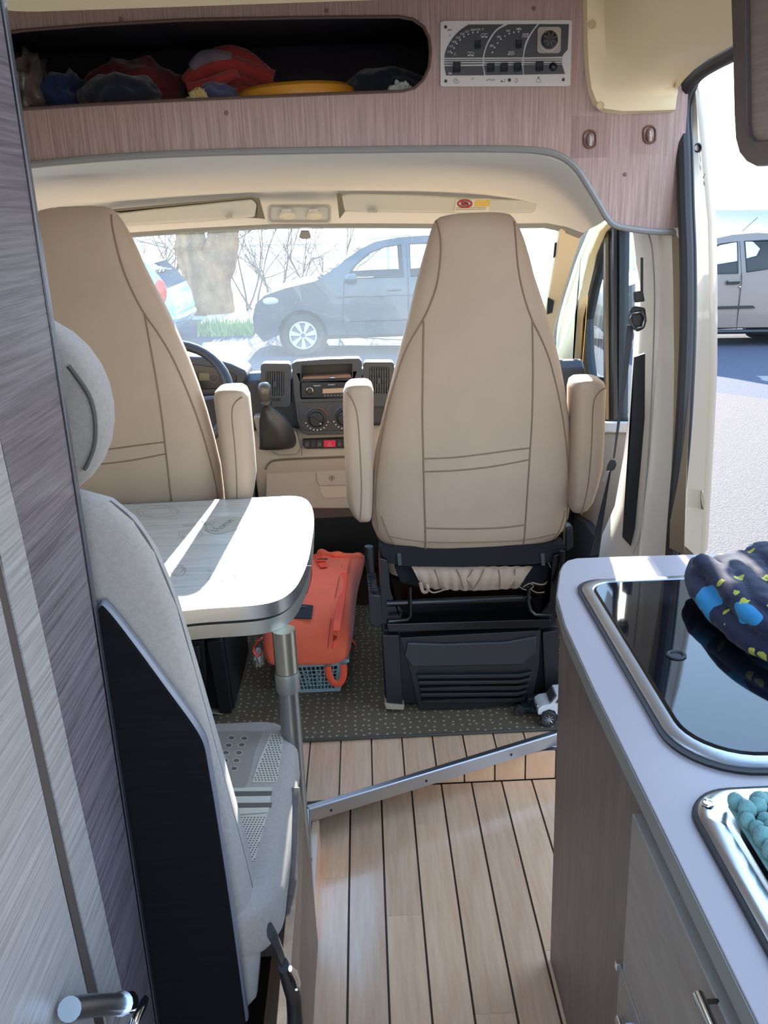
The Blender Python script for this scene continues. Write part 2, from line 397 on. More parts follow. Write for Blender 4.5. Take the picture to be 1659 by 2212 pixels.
obj('panel', holed(BM(), panel, [slot], (0, .018, 0)), M_walnut, oc, smooth=False)
obj('slot_edge', tube(BM(), slot, .0035, 6, closed=True), mat('slot_edge_band', '#5d463d', .5), oc)
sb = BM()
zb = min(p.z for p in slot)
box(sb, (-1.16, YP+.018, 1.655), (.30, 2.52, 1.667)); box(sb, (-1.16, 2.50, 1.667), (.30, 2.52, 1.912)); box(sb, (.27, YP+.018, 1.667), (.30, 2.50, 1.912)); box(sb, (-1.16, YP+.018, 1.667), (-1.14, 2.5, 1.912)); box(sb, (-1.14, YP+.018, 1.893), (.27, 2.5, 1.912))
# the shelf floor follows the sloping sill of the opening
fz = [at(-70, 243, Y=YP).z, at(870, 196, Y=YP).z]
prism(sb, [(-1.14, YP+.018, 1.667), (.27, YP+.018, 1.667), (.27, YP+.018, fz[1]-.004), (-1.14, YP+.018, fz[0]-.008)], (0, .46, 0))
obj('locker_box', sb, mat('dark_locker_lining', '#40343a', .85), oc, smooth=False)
tr = catmull(bot, 3)
obj('edge_profile', tube(BM(), [p+Vector((0, -.003, -.002)) for p in tr], .007, 8), mat('grey_edge_profile', '#8d8a86', .4), oc)
for i, (a, b_) in enumerate([(489, 244), (1350, 377), (260, 41), (1153, 18), (705, 23)]):
    q = at(a, b_, Y=YP)
    obj('screw_cap', lathe(BM(), [(.0045, 0), (.0042, .0012), (.002, .0018)], q, (0, -1, 0), 12), mat('cap_brown', '#7b5a48', .5), oc)
SHELF = lambda x: fz[0]-.008 + (x+.70)/(.101+.70)*(fz[1]-.004-fz[0]+.008) if x > -.7 else fz[0]-.006
def shelfz(x): 
    t = (x+1.14)/1.41; return (fz[0]-.008)*(1-t)+(fz[1]-.004)*t
# things lying in the locker
def lump(name, label, cat, px_, py0, py1, wpx, depth, y, m, seed, amp=.25, freq=2.2, group=None):
    c = at(px_, (py0+py1)/2, Y=y); top = at(px_, py0, Y=y).z; w = abs(at(px_+wpx/2, py1, Y=y).x-at(px_-wpx/2, py1, Y=y).x)/2
    z0 = shelfz(c.x)+.002; hh = max(.01, top-z0)
    o = obj(name, blob((c.x, y, z0+hh*.40), (w, depth, hh*.66), seed, amp, freq, floor=z0), m, smooth=True, angle=80)
    return tag(o, label, cat, group)
fleece = lambda nm, c, c2=None: mat(nm, c, .95, bump=.6, bscale=300, var=.15, vscale=25, col2=c2, sheen=.3)
lump('clothes_bag', 'clear crumpled plastic bag of clothes at the far left of the locker', 'bag', 66, 118, 232, 88, .10, 2.20, mat('grey_clear_plastic', '#55524f', .2, var=.35, vscale=18, col2='#7d6a60'), 11, .3, 2.5)
lump('blue_cloth', 'deep blue folded cloth beside the clear plastic bag', 'cloth', 140, 155, 228, 115, .10, 2.24, fleece('deep_blue_fleece', '#20305a'), 12)
lump('navy_cloth', 'navy rolled cloth in front of the dark red blanket', 'cloth', 262, 163, 226, 170, .09, 2.18, fleece('navy_fleece', '#181c2c'), 13, .18)
lump('red_blanket', 'dark red blanket at the back left of the locker', 'blanket', 292, 132, 218, 215, .10, 2.36, fleece('dark_red_fleece', '#7a2a2c'), 14, .2)
# red and grey towel: several folds over each other
tw = thing('folded_towel', 'red and grey-lilac towel heaped behind the yellow disc', 'towel', (-.22, 2.28, 1.72))
Mr = fleece('coral_red_towel', '#b5403c'); Mg = fleece('lilac_grey_towel', '#8d7a85')
z0 = shelfz(-.2)
def fold(name, pts, r, m, y):
    p = catmull(ats(pts, Y=y), 6)
    bm = tube(BM(), p, [r*(.75+.35*math.sin(PI*min(1, .12+i/len(p)))) for i in range(len(p))], 14, sq=(1.0, .85))
    for v in bm.verts:
        d = noise.fractal(v.co*28, 1, 2, 3)*.0035; v.co += Vector((d, d*.6, d))
    return obj(name, bm, m, tw, angle=80)
fold('red_fold', [(405, 185), (430, 160), (470, 140), (520, 145), (590, 170)], .026, Mr, 2.27)
fold('red_fold', [(455, 125), (505, 118), (545, 135), (585, 165)], .022, Mr, 2.30)
fold('grey_fold', [(418, 150), (440, 130), (470, 125), (500, 128)], .020, Mg, 2.26)
fold('red_fold', [(405, 192), (440, 186), (480, 170), (515, 158)], .014, Mr, 2.22)
fold('red_fold', [(480, 180), (520, 160), (560, 172), (590, 190)], .024, Mr, 2.29)
fold('red_fold', [(415, 190), (480, 188), (580, 192)], .020, Mr, 2.31)
# yellow disc
c0 = at(638, 190, Y=2.20); zc = shelfz(c0.x)+.006
dr = .135
o = obj('throwing_disc', lathe(BM(), [(.02, .038), (dr*.6, .0375), (dr*.88, .034), (dr*.97, .026), (dr, .014), (dr*.985, .004), (dr*.96, 0), (dr*.9, .003)], (c0.x, 2.215, zc), (-.03, 0, 1), 48), mat('amber_plastic', '#dd9a2e', .35), bevel=0)
tag(o, 'amber-yellow plastic throwing disc lying flat in the locker', 'disc')
lump('lilac_cloth', 'blue-lilac cloth corner under the red towel', 'cloth', 465, 182, 206, 110, .05, 2.15, fleece('blue_lilac_cloth', '#474a6e'), 21)
lump('paper_packet', 'small yellow and white packet by the red towel', 'packet', 428, 192, 212, 42, .02, 2.10, mat('packet_paper', '#d8c9a0', .6, col2='#c9a540', vscale=60), 22, .35, 3)
lump('slate_blanket', 'dark slate blue blanket at the right end of the locker', 'blanket', 835, 150, 200, 190, .10, 2.33, fleece('slate_fleece', '#28323f'), 23, .15)
lump('paper_tissue', 'white crumpled paper tissue at the right end of the locker', 'tissue', 866, 178, 199, 48, .02, 2.11, mat('white_tissue', '#c6cbcc', .8), 24, .5, 3.2)

# ================================================================ CONTROL PANEL
cpn = thing('control_panel', 'white and black electrical control panel with gauges and switches', 'panel', (.27, YP, 1.69))
YC = YP-.004
def quadmap(u, v, y):   # panel's own 0..1 frame (measured corners) -> metres
    a = at(951, 46, Y=YP); b_ = at(1235, 44, Y=YP); c = at(1231, 187, Y=YP); d = at(951, 188, Y=YP)
    p = (a*(1-u)+b_*u)*(1-v)+(d*(1-u)+c*u)*v; p.y = y; return p
def cpx(x, y): return ((x-108)/(1588-108), (y-78)/(818-78))   # from the enlarged view
def cq(x, y, yy): u, v = cpx(x, y); return quadmap(u, v, yy)
pl = [quadmap(u, v, YP-.001) for u, v in [(a, b_*1) for a, b_ in rrect(0, 0, 1, 1, .03, 4)]]
obj('face_plate', prism(BM(), pl, (0, -.004, 0)), M_white_paint, cpn, bevel=.0008)
Mnavy = mat('panel_navy', '#20222a', .35)
def field(name, pts, m=Mnavy, y=YP-.0052, th=-.0008): q = [cq(a, b_, y) for a, b_ in pts]; q = [p for i, p in enumerate(q) if (p-q[i-1]).length > 1e-6]; return obj(name, holed(BM(), q, [], (0, th, 0)), m, cpn, smooth=False)
def arcpts(pts, k=5): return [(p.x, p.y) for p in catmull([(a, b_, 0) for a, b_ in pts], k)]
lft = arcpts([(152, 490), (165, 420), (205, 330), (265, 245), (340, 175), (425, 122)])
field('gauge_field', lft+[(820, 122)]+arcpts([(820, 122), (730, 180), (650, 290), (605, 400), (585, 490)]))
field('gauge_field', [(1195, 122)]+arcpts([(1195, 122), (1120, 220), (1060, 340), (1037, 490)])+[(600, 490)]+arcpts([(600, 490), (620, 400), (665, 300), (745, 190), (870, 122)]))
field('gauge_field', [(1552, 125), (1545, 405), (1505, 450), (1485, 485), (1050, 490)]+arcpts([(1050, 490), (1078, 350), (1140, 220), (1215, 122)]))
field('switch_field', [(152, 585), (585, 585), (605, 690), (172, 690)]); field('switch_field', [(597, 580), (1035, 578), (1045, 685), (617, 688)]); field('switch_field', [(1047, 575), (1485, 572), (1522, 678), (1055, 684)])
for k, (ya, yb) in enumerate(((508, 516), (530, 541), (556, 568))):
    for xa, xb in ((152, 585), (600, 1035), (1050, 1485)): field('dark_stripe', [(xa, ya), (xb, ya-3), (xb, yb-3), (xa, yb)])
def disc(name, x, y, r, h, m, n=16, yy=YP-.0058):
    return obj(name, lathe(BM(), [(r, 0), (r*.95, h), (r*.6, h*1.05)], cq(x, y, yy), (0, -1, 0), n), m, cpn)
for x, y in ((166, 146), (168, 754), (1505, 742)): disc('screw', x, y, .0032, .0012, M_black, yy=YP-.005)
disc('screw', 891, 745, .0034, .0012, M_black, yy=YP-.005)
for x, y in ((236, 437), (260, 381), (290, 332), (328, 291), (372, 255), (420, 230), (472, 212), (525, 207), (695, 432), (718, 379), (750, 328), (788, 286), (831, 252), (880, 226), (932, 211), (986, 205)):
    disc('indicator_dot', x, y, .0014, .0006, M_print, 10)
for x, y, w, h in ((290, 600, 40, 60), (676, 605, 38, 50), (826, 602, 38, 50), (978, 600, 38, 50), (1228, 592, 38, 55), (527, 345, 30, 48), (988, 342, 30, 48)):
    a = cq(x-w, y+h, YP-.0055); b_ = cq(x+w, y-h, YP-.0055); mid = (a.z+b_.z)/2
    bm = BM(); loft(bm, [[(xx, a.y, a.z), (xx, a.y-.006, a.z), (xx, a.y-.003, mid), (xx, a.y-.008, b_.z), (xx, a.y, b_.z)] for xx in (a.x, b_.x)])
    obj('rocker_switch', bm, M_black, cpn, bevel=.0006)
obj('push_button', sphere(BM(), cq(1384, 597, YP-.006), (.0085, .006, .0085)), mat('black_gloss', '#101012', .15), cpn)
kp = [cq(a, b_, YP-.006) for a, b_ in rrect(1197, 156, 1462, 448, 38, 4)]
obj('thermostat_plate', prism(BM(), kp, (0, -.003, 0)), mat('thermostat_beige', '#a89f92', .5), cpn, bevel=.0006)
obj('thermostat_ring', lathe(BM(), [(.0215, 0), (.0215, .003), (.019, .0045), (.017, .003)], cq(1325, 305, YP-.009), (0, -1, 0), 32), mat('thermostat_beige2', '#bdb5a8', .5), cpn)
kn = obj('dial_knob', lathe(BM(), [(.0165, 0), (.0158, .010), (.013, .012), (.004, .0125)], cq(1325, 305, YP-.011), (0, -1, 0), 28), M_black, cpn)
for k in range(8):
    a = k*PI/4+.3; c = cq(1325, 305, YP-.0235); d = Vector((math.cos(a), 0, math.sin(a)))
    obj('rib', tube(BM(), [c+d*.005, c+d*.0145], .0011, 6), mat('knob_rib', '#5a5a5c', .4), kn)
def wr(s, x, y, size, m=M_print, yy=YP-.0061): return text(s, size, cq(x, y, yy), FACECAM, m, cpn)
for s, x, y in (('11,0', 205, 422), ('11,5', 223, 362), ('12,0', 260, 312), ('12,2', 303, 266), ('12,5', 352, 226), ('12,7', 405, 200), ('13,0', 466, 182), ('+13,5', 525, 178), ('V', 583, 176), ('25%', 684, 360), ('50%', 764, 262), ('75%', 866, 196), ('100%', 985, 176)): wr(s, x, y, .0052)
wr('ON', 216, 670, .0050); wr('230V', 214, 180, .0046, M_darkprint, YP-.0052); wr('12V', 470, 728, .0046, M_darkprint, YP-.0052); wr('AUX', 698, 742, .0052, M_darkprint, YP-.0052)
def line(pts, m=M_print, r=.0004, yy=YP-.0061, closed=False, nm='symbol'):
    return obj(nm, tube(BM(), [cq(a, b_, yy) for a, b_ in pts], r, 5, closed=closed), m, cpn)
for ox, oy, s in ((600, 245, 1), (450, 450, -1)):   # little van symbols
    line([(ox-38*s, oy+15), (ox-36*s, oy-5), (ox-22*s, oy-20), (ox+38*s, oy-20), (ox+38*s, oy+15)], closed=True)
    for q in (-18, 22): line([(ox+q*s+8*math.cos(t*.785), oy+16+8*math.sin(t*.785)) for t in range(8)], closed=True)
    line([(ox-10*s, oy+2), (ox+10*s, oy+2), (ox+10*s, oy-10)])
for ox, oy in ((1060, 245), (907, 442)):            # water symbols
    for q in (-16, 0, 16): line([(ox-34+t*7, oy+q+5*math.sin(t*1.6)) for t in range(11)])
disc('symbol', 1092, 229, .0012, .0006, M_print, 10); disc('symbol', 874, 458, .0012, .0006, M_print, 10)
line([(258, 460), (275, 424), (293, 460)], closed=True); line([(275, 436), (275, 450)])
Yl = YP-.0052
line([(290+30*math.cos(t*.6), 750+30*math.sin(t*.6)) for t in range(9)], M_darkprint, .0004, Yl)
line([(290+10*math.cos(t*.785), 745+10*math.sin(t*.785)) for t in range(8)], M_darkprint, .0004, Yl, True)
line([(198+t*6, 240+7*math.sin(t*1.2)) for t in range(6)], M_darkprint, .0004, Yl); line([(628+t*7, 742+9*math.sin(t*1.2)) for t in range(6)], M_darkprint, .0005, Yl)
line([(965, 725), (955, 755), (963, 772), (980, 772), (988, 755), (976, 725)], M_darkprint, .0004, Yl, True)
line([(825+20*math.cos(t*.7-1), 748+20*math.sin(t*.7-1)) for t in range(6)], M_darkprint, .0004, Yl); disc('symbol', 803, 758, .0018, .0006, M_black, 10, Yl)
line([(1200, 770), (1200, 745), (1212, 730), (1230, 730), (1243, 745), (1243, 770)], M_darkprint, .0004, Yl, True); disc('symbol', 1221, 718, .0016, .0006, M_black, 10, Yl)

# ================================================================ ADHESIVE HOOKS
Mclear = mat('clear_sticker', '#9a8078', .18)
def hook(label, x, y, box4):
    h = thing('adhesive_hook', label, 'hook', at(x, y, Y=YP), 'clear adhesive hooks on the brown panel')
    q = ats(box4, Y=YP-.0002)
    pm = bpy.data.materials.get('clear_film')
    obj('clear_pad', prism(BM(), q, (0, -.0006, 0)), M_film, h, smooth=False)
    loop = rrect(x-13, y-19, x+13, y+18, 12, 5)
    obj('hook_rim', tube(BM(), ats(loop, Y=YP-.003), .0022, 8, closed=True), mat('hook_brown_clear', '#7c5a4a', .15), h)
    obj('hook_body', sphere(BM(), at(x, y, Y=YP-.002), (.009, .004, .015)), mat('hook_base', '#8a6e62', .15), h)
    obj('hook_tongue', tube(BM(), [at(x, y+12, Y=YP-.004), at(x, y+2, Y=YP-.012), at(x, y-8, Y=YP-.007)], [.004, .003, .0022], 8), mat('hook_clear', '#c9b6aa', .1), h)
M_film = glassmat('clear_film', (.93, .9, .9), rough=.25)
hook('clear adhesive hook on the brown panel, left one of two', 1275, 301, [(1236, 251), (1318, 251), (1313, 339), (1231, 342)])
hook('clear adhesive hook on the brown panel, right one beside the door seal', 1404, 291, [(1366, 246), (1450, 244), (1449, 333), (1360, 334)])

# ================================================================ MOULDED ROOF CORNER (cream) above the sliding door
A_ = ats([(1262, -70), (1262, 0), (1263, 80), (1266, 150), (1272, 196), (1282, 224), (1300, 240), (1340, 245), (1400, 243), (1453, 240)], Y=YP-.002)
A2 = [p+Vector((0, -.016, 0)) for p in ats([(1266, -70), (1266, 0), (1267, 80), (1270, 150), (1276, 193), (1286, 219), (1303, 234), (1342, 239), (1400, 238), (1453, 236)], Y=YP-.002)]
A3 = [p+Vector((0, -.02, 0)) for p in ats([(1302, -70), (1302, 0), (1303, 75), (1307, 140), (1313, 178), (1320, 195), (1332, 207), (1360, 215), (1400, 216), (1454, 214)], Y=YP-.002)]
sl = [(.45, 1.0, 1.93), (.50, 1.3, 1.93), (.55, 1.45, 1.91)] + [tuple(at(a, b_, X=.675)) for a, b_ in ((1640, 60), (1600, 85), (1560, 108), (1530, 125), (1500, 148), (1478, 172))] + [tuple(at(1456, 200, X=.675))]
def lerp(a, b_, t): return [Vector(p)*(1-t)+Vector(q)*t for p, q in zip(a, b_)]
A4 = [p+Vector((.004, .006, .010)) for p in lerp(A3, sl, .18)]
A5 = [p+Vector((.004, .006, .022)) for p in lerp(A3, sl, .5)]
A6 = [p+Vector((.002, .002, .014)) for p in lerp(A3, sl, .8)]
rc = thing('roof_corner_moulding', 'cream moulded plastic corner over the sliding door', 'moulding', (.55, 1.9, 1.7))
obj('moulding', grid(BM(), [A_, A2, A3, A4, A5, A6, sl], .003), M_cream, rc, angle=60)
for a, b_ in ((1279, 53), (1297, 228)):
    obj('screw_cap', lathe(BM(), [(.0085, 0), (.008, .0015), (.0065, .0018), (.006, .0008), (.002, .0006)], at(a, b_, Y=YP-.024), (0, -1, 0), 18), mat('cream_cap', '#cdbb8c', .5), rc)

# ================================================================ SLIDING DOOR OPENING: seal, jamb, B-pillar
XS = .70
sealp = ats([(1452, 1200), (1463, 1057), (1475, 914), (1484, 718), (1484, 557), (1480, 450), (1477, 330), (1474, 260), (1477, 215), (1490, 178), (1515, 152), (1548, 131), (1590, 109), (1650, 72)], X=XS)
door = thing('door_1', None, None, (.72, 1.95, .1)); tag(door, kind='structure')
obj('rubber_seal', tube(BM(), catmull([Vector((.70, 1.93, .15))]+sealp, 5), .0165, 10, sq=(1, 1.0)), M_rubber, door)
obj('seal_bead', tube(BM(), catmull([p+Vector((.014, -.008, 0)) for p in sealp], 5), .0045, 8), mat('seal_bead_rubber', '#1d1f26', .35), door)
jl = [(1496, 1200), (1500, 1057), (1506, 914), (1508, 800), (1506, 620), (1502, 480), (1500, 330), (1494, 260), (1494, 220)]
jr = [(1516, 1200), (1524, 1050), (1531, 920), (1536, 800), (1536, 620), (1533, 480), (1528, 430), (1513, 260), (1501, 195)]
rows = []
for (a, b_), (c, d) in zip(jl, jr):
    p = at(a-22, b_, X=.70); q = at(c, d, Y=2.125); m1 = p*.5+q*.5; q2 = q+Vector((.03, .05, 0))
    rows.append([p+Vector((-.01, .05, 0)), p+Vector((.004, .012, 0)), Vector((m1.x, 2.075, m1.z)), Vector((q.x-.018, 2.10, q.z)), Vector((q.x-.012, 2.122, q.z)), q, q2])
jb = tag(obj('wall_jamb', grid(BM(), rows, .004), M_bodywhite, angle=50), kind='structure')
for a, b_, k in ((1491, 279, 0), (1503, 320, 1), (1503, 362, 0)):
    q = at(a+1, b_, Y=2.085)
    obj('striker_bolt' if k else 'jamb_washer', lathe(BM(), [(.0125, 0), (.0125, .004), (.008, .005), (.0075, .003), (.002, .003)] if not k else [(.012, 0), (.012, .006), (.009, .02), (.007, .021), (.006, .012)], q, (-.2, -1, 0), 18), M_black if k else mat('jamb_metal', '#a9a59b', .4, .6), jb)
ltc = ats([(1484, 262), (1496, 258), (1508, 300), (1514, 345), (1510, 378), (1494, 382), (1488, 330)], Y=2.088)
obj('latch_plate', prism(BM(), ltc, (0, -.003, 0)), mat('jamb_metal2', '#8c887f', .45, .5), jb, bevel=.001)
obj('sealant_bead', tube(BM(), catmull(ats([(1523, 375), (1519, 388), (1522, 398), (1517, 410), (1521, 430), (1518, 452)], Y=2.098), 4), .0008, 5), mat('sealant_crack', '#6d6353', .7), jb)
ctch = ats([(1513, 1056), (1518, 1062), (1521, 1082), (1518, 1100), (1514, 1092), (1511, 1075)], Y=2.1)
obj('door_catch', prism(BM(), ctch, (0, -.008, 0)), M_bodywhite, jb, bevel=.0015)

# B-pillar inner trim: rows of left silhouette, corner, flat face, seal edge
pr = [(492, 1366, 1385, 1420, 1466), (560, 1374, 1392, 1424, 1470), (720, 1370, 1390, 1424, 1470), (907, 1357, 1378, 1410, 1460), (990, 1346, 1372, 1404, 1455), (1060, 1334, 1362, 1396, 1449), (1093, 1328, 1358, 1392, 1446), (1157, 1300, 1345, 1384, 1440), (1200, 1294, 1338, 1380, 1438), (1300, 1280, 1330, 1374, 1432)]
rows = []
for y, a, b_, c, d in pr:
    rows.append([at(a-6, y, Y=2.42)+Vector((.06, .1, 0)), at(a, y, Y=2.33), at((a+b_)/2, y, Y=2.24), at(b_, y, Y=2.17), at(c-6, y, Y=2.125), at(c, y, Y=2.105), at(c+5, y, Y=2.11), at((c+d)/2, y, Y=2.075), at(d, y, Y=2.03)])
bp_ = tag(obj('wall_pillar', grid(BM(), rows, .004), M_white, angle=60), kind='structure')
obj('trim_line', tube(BM(), catmull(ats([(1399, 500), (1409, 540), (1414, 640), (1410, 800), (1402, 960), (1393, 1080), (1385, 1150), (1368, 1196)], Y=2.108), 5), .0018, 6), mat('trim_groove', '#9b9488', .6), bp_)

# seat belt on the pillar
sbl = thing('seat_belt', 'black front seat belt hanging on the cream door pillar', 'seat belt', (.6, 2.15, .8))
slotp = ats([(1369, 770), (1392, 762), (1391, 900), (1382, 1010), (1370, 1140), (1361, 1178), (1344, 1160), (1352, 1060), (1362, 930)], Y=2.135)
obj('belt_slot', prism(BM(), slotp, (0, -.008, 0)), mat('slot_black', '#151517', .5), sbl, bevel=.002)
gp = ats([(1383, 556), (1388, 556), (1388, 640), (1383, 640)], Y=2.14)
obj('height_track', prism(BM(), gp, (0, -.006, 0)), M_black, sbl, bevel=.001)
obj('height_button', prism(BM(), ats([(1366, 630), (1386, 628), (1390, 650), (1368, 653)], Y=2.12), (0, -.014, 0)), M_black, sbl, bevel=.003)
obj('guide_loop', prism(BM(), ats([(1357, 668), (1368, 660), (1390, 664), (1393, 690), (1388, 708), (1372, 716), (1362, 700)], Y=2.12), (0, -.018, 0)), M_black, sbl, bevel=.004)
obj('guide_ring', tube(BM(), ats([(1358, 690), (1372, 710), (1388, 706), (1393, 686), (1385, 674), (1366, 678)], Y=2.095), .004, 8, closed=True), mat('belt_ring_chrome', '#6d6e70', .25, 1), sbl)
bt = ats([(1362, 702), (1352, 800), (1338, 900), (1326, 990)], Y=2.11)
wb = BM(); rows = []
for p, w in zip(bt, (.008, .006, .004, .0022)): rows.append([p+Vector((-w, 0, 0)), p+Vector((w, .004, 0))])
obj('webbing', grid(wb, rows, .0015), mat('webbing', '#4b4b4c', .8), sbl)
lo = ats([(1322, 1000), (1312, 1050), (1298, 1120), (1283, 1200)], Y=2.13)
rows = [[p+Vector((-w, 0, 0)), p+Vector((w, .006, 0))] for p, w in zip(lo, (.002, .004, .008, .011))]
obj('webbing', grid(BM(), rows, .0015), mat('webbing_dark', '#222224', .8), sbl)
tg = obj('tongue', prism(BM(), ats([(1312, 1003), (1318, 992), (1328, 993), (1331, 1003), (1326, 1014), (1313, 1020), (1309, 1014)], Y=2.105), (0, -.006, 0)), M_black, sbl, bevel=.002)
obj('tongue_plate', prism(BM(), ats([(1310, 1018), (1317, 1016), (1304, 1042), (1299, 1040)], Y=2.1), (0, -.002, 0)), M_steel, tg, bevel=.0006)
# ================================================================ CAB: headliner, windscreen, pillars, visors
def resample(pts, n):
    pts = [Vector(p) for p in pts]; L = [0]
    for a, b in zip(pts, pts[1:]): L.append(L[-1]+(b-a).length)
    out = []
    for i in range(n):
        s = L[-1]*i/(n-1); k = 0
        while k < len(L)-2 and L[k+1] < s: k += 1
        out.append(pts[k].lerp(pts[k+1], (s-L[k])/max(1e-9, L[k+1]-L[k])))
    return out
rear = [p+Vector((0, .004, -.004)) for p in resample(catmull(bot[:16], 3), 34)]
WPT, WN = Vector((0, 2.78, 1.462)), Vector((0, .532, .72)).normalized()
front = resample([at(-260, 545, Y=2.72), at(-40, 522, Y=2.74), at(120, 507, Y=2.75), at(280, 497, Y=2.76), at(420, 487, Y=2.76), at(600, 478, Y=2.76), at(800, 477, Y=2.76), at(960, 478, Y=2.76), at(1100, 478, Y=2.76), at(1180, 476, Y=2.75), at(1225, 485, Y=2.73), at(1262, 500, Y=2.68)], 34)
rows = []
for t, dz in ((0, 0), (.06, .008), (.2, .026), (.4, .045), (.6, .060), (.8, .072), (.9, .066), (.96, .040), (1, -.004)):
    rows.append([a.lerp(b, t)+Vector((0, 0, dz*(1-max(0, i/33-.75)**2*16))) for i, (a, b) in enumerate(zip(rear, front))])
hl = tag(obj('ceiling_cab', grid(BM(), rows, .006), M_liner, angle=70), kind='structure')
hdr = [p+Vector((0, .0, -.004)) for p in front]; hd2 = [p+Vector((0, .05, -.018)) for p in front]
obj('header_strip', grid(BM(), [hdr, hd2], .004), mat('header_grey', '#8e8a78', .6), hl)
# side skins of the cab roof so that no daylight leaks past the liner
tag(obj('wall_cab_left', pz([(-1.14, 2.05, .1), (-1.14, 3.5, .1), (-1.14, 3.5, .95), (-1.14, 2.98, 1.0), (-1.14, 2.5, 1.0), (-1.14, 2.05, 1.0)], (-.02, 0, 0)), M_greige, smooth=False), kind='structure')
tag(obj('roof_skin', grid(BM(), [[(-1.17, 2.04, 1.96), (.70, 2.10, 1.96)], [(-1.17, 2.55, 1.93), (.70, 2.55, 1.93)], [(-1.17, 2.80, 1.55), (.76, 2.80, 1.55)]], .01), M_bodywhite, smooth=False), kind='structure')
tag(obj('wall_roof_side', pz([(.79, 2.14, 1.43), (.71, 2.12, 1.955), (.71, 2.55, 1.93), (.77, 2.80, 1.55), (.785, 2.78, 1.43)], (.004, 0, 0)), M_bodywhite, smooth=False), kind='structure')
# windscreen
G_ws = glassmat('dusty_windscreen', (.93, .97, .98), dust=.016)
wsn = tag(obj('window_1', pz([(-1.10, 2.76, 1.478), (.71, 2.76, 1.478), (.78, 3.52, .915), (-1.16, 3.52, .915)], WN*.005), G_ws, smooth=False), kind='structure')
def vis(pts, y, th, name, m, parent, bev=.008): return obj(name, prism(BM(), ats(pts, Y=y), (0, th, -.002)), m, parent, bevel=bev, seg=3)
v1 = thing('sun_visor', 'pale fold-up sun visor above the windscreen, left one over the steering wheel', 'sun visor', (-.6, 2.6, 1.5))
vis([(-60, 512), (60, 488), (200, 466), (330, 450), (545, 428), (556, 440), (550, 468), (440, 478), (280, 487), (100, 508), (-60, 530)], 2.66, .015, 'visor_pad', M_visor, v1)
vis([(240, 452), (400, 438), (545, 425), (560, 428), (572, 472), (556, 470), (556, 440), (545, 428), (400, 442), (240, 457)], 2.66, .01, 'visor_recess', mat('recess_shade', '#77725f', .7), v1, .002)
vis([(486, 466), (500, 463), (503, 468), (489, 471)], 2.65, .006, 'visor_clip', mat('clip_grey', '#a9a69a', .5), v1, .001)
v2 = thing('sun_visor', 'pale fold-up sun visor with a warning sticker, behind the passenger seat top', 'sun visor', (.2, 2.6, 1.5))
vis([(735, 421), (760, 417), (900, 420), (1040, 428), (1150, 431), (1158, 437), (1158, 452), (1150, 459), (1000, 460), (850, 458), (745, 456), (738, 450)], 2.66, .015, 'visor_pad', M_visor, v2)
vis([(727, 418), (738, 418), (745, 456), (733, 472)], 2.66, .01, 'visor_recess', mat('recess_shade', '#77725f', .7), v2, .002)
vis([(795, 452), (815, 452), (815, 458), (795, 458)], 2.65, .006, 'visor_clip', mat('clip_grey', '#a9a69a', .5), v2, .001)
lb = obj('warning_label', prism(BM(), ats([(986, 431), (1061, 429), (1056, 456), (980, 458)], Y=2.658), (0, -.0006, 0)), mat('label_white', '#dedac6', .6), v2, smooth=False)
def ell(cx, cy, rx, ry, y, n=20): return ats([(cx+rx*math.cos(2*PI*i/n), cy+ry*math.sin(2*PI*i/n)) for i in range(n)], Y=y)
obj('prohibition_sign', tube(BM(), ell(1004, 440, 15, 7.5, 2.656), .0025, 6, closed=True), mat('sign_red', '#a8323c', .5), lb)
obj('prohibition_sign', tube(BM(), ats([(994, 435), (1014, 445)], Y=2.656), .002, 6), mat('sign_red', '#a8323c', .5), lb)
obj('prohibition_sign', prism(BM(), ell(1004, 440, 8, 4, 2.6565), (0, -.0004, 0)), mat('sign_dark', '#5b3038', .5), lb)
obj('yellow_field', prism(BM(), ats([(1026, 432), (1060, 431), (1057, 446), (1024, 447)], Y=2.6572), (0, -.0005, 0)), mat('label_yellow', '#d9b75a', .5), lb, smooth=False)
for yy in (449.5, 453): obj('print_line', tube(BM(), ats([(984, yy), (1050, yy-1)], Y=2.657), .0004, 4), M_darkprint, lb)
dl = thing('dome_light', 'cream roof console with two round map lights above the windscreen', 'lamp', (-.2, 2.66, 1.5))
obj('housing', prism(BM(), ats(rrect(578, 441, 716, 482, 8, 4), Y=2.67), (0, -.016, -.002)), M_visor, dl, bevel=.005, seg=3)
obj('housing_rim', tube(BM(), ats(rrect(583, 446, 711, 479, 8, 4), Y=2.652), .0022, 6, closed=True), mat('clip_grey', '#a9a69a', .5), dl)
for a in (620, 679):
    g = obj('map_light', lathe(BM(), [(.024, 0), (.023, .006), (.019, .008), (.006, .011)], at(a, 466, Y=2.655), (0, -.6, -1), 24), mat('lamp_lens', '#d8d2bc', .15), dl)
    obj('light_switch', prism(BM(), ats([(a-12, 452), (a+8, 451), (a+8, 461), (a-12, 462)], Y=2.652), (0, -.008, 0)), M_white, g, bevel=.002)
mb = thing('mirror_mount', 'small grey mirror mounting foot stuck on the windscreen', 'mirror mount', tuple(at(659, 510, plane=(WPT, WN))))
obj('foot', prism(BM(), ats([(650, 500), (668, 500), (672, 514), (665, 517), (652, 517), (646, 513)], plane=(WPT-WN*.006, WN)), WN*.005-Vector((0, 0, 0))), mat('mount_grey', '#8f8f88', .5), mb, bevel=.002)
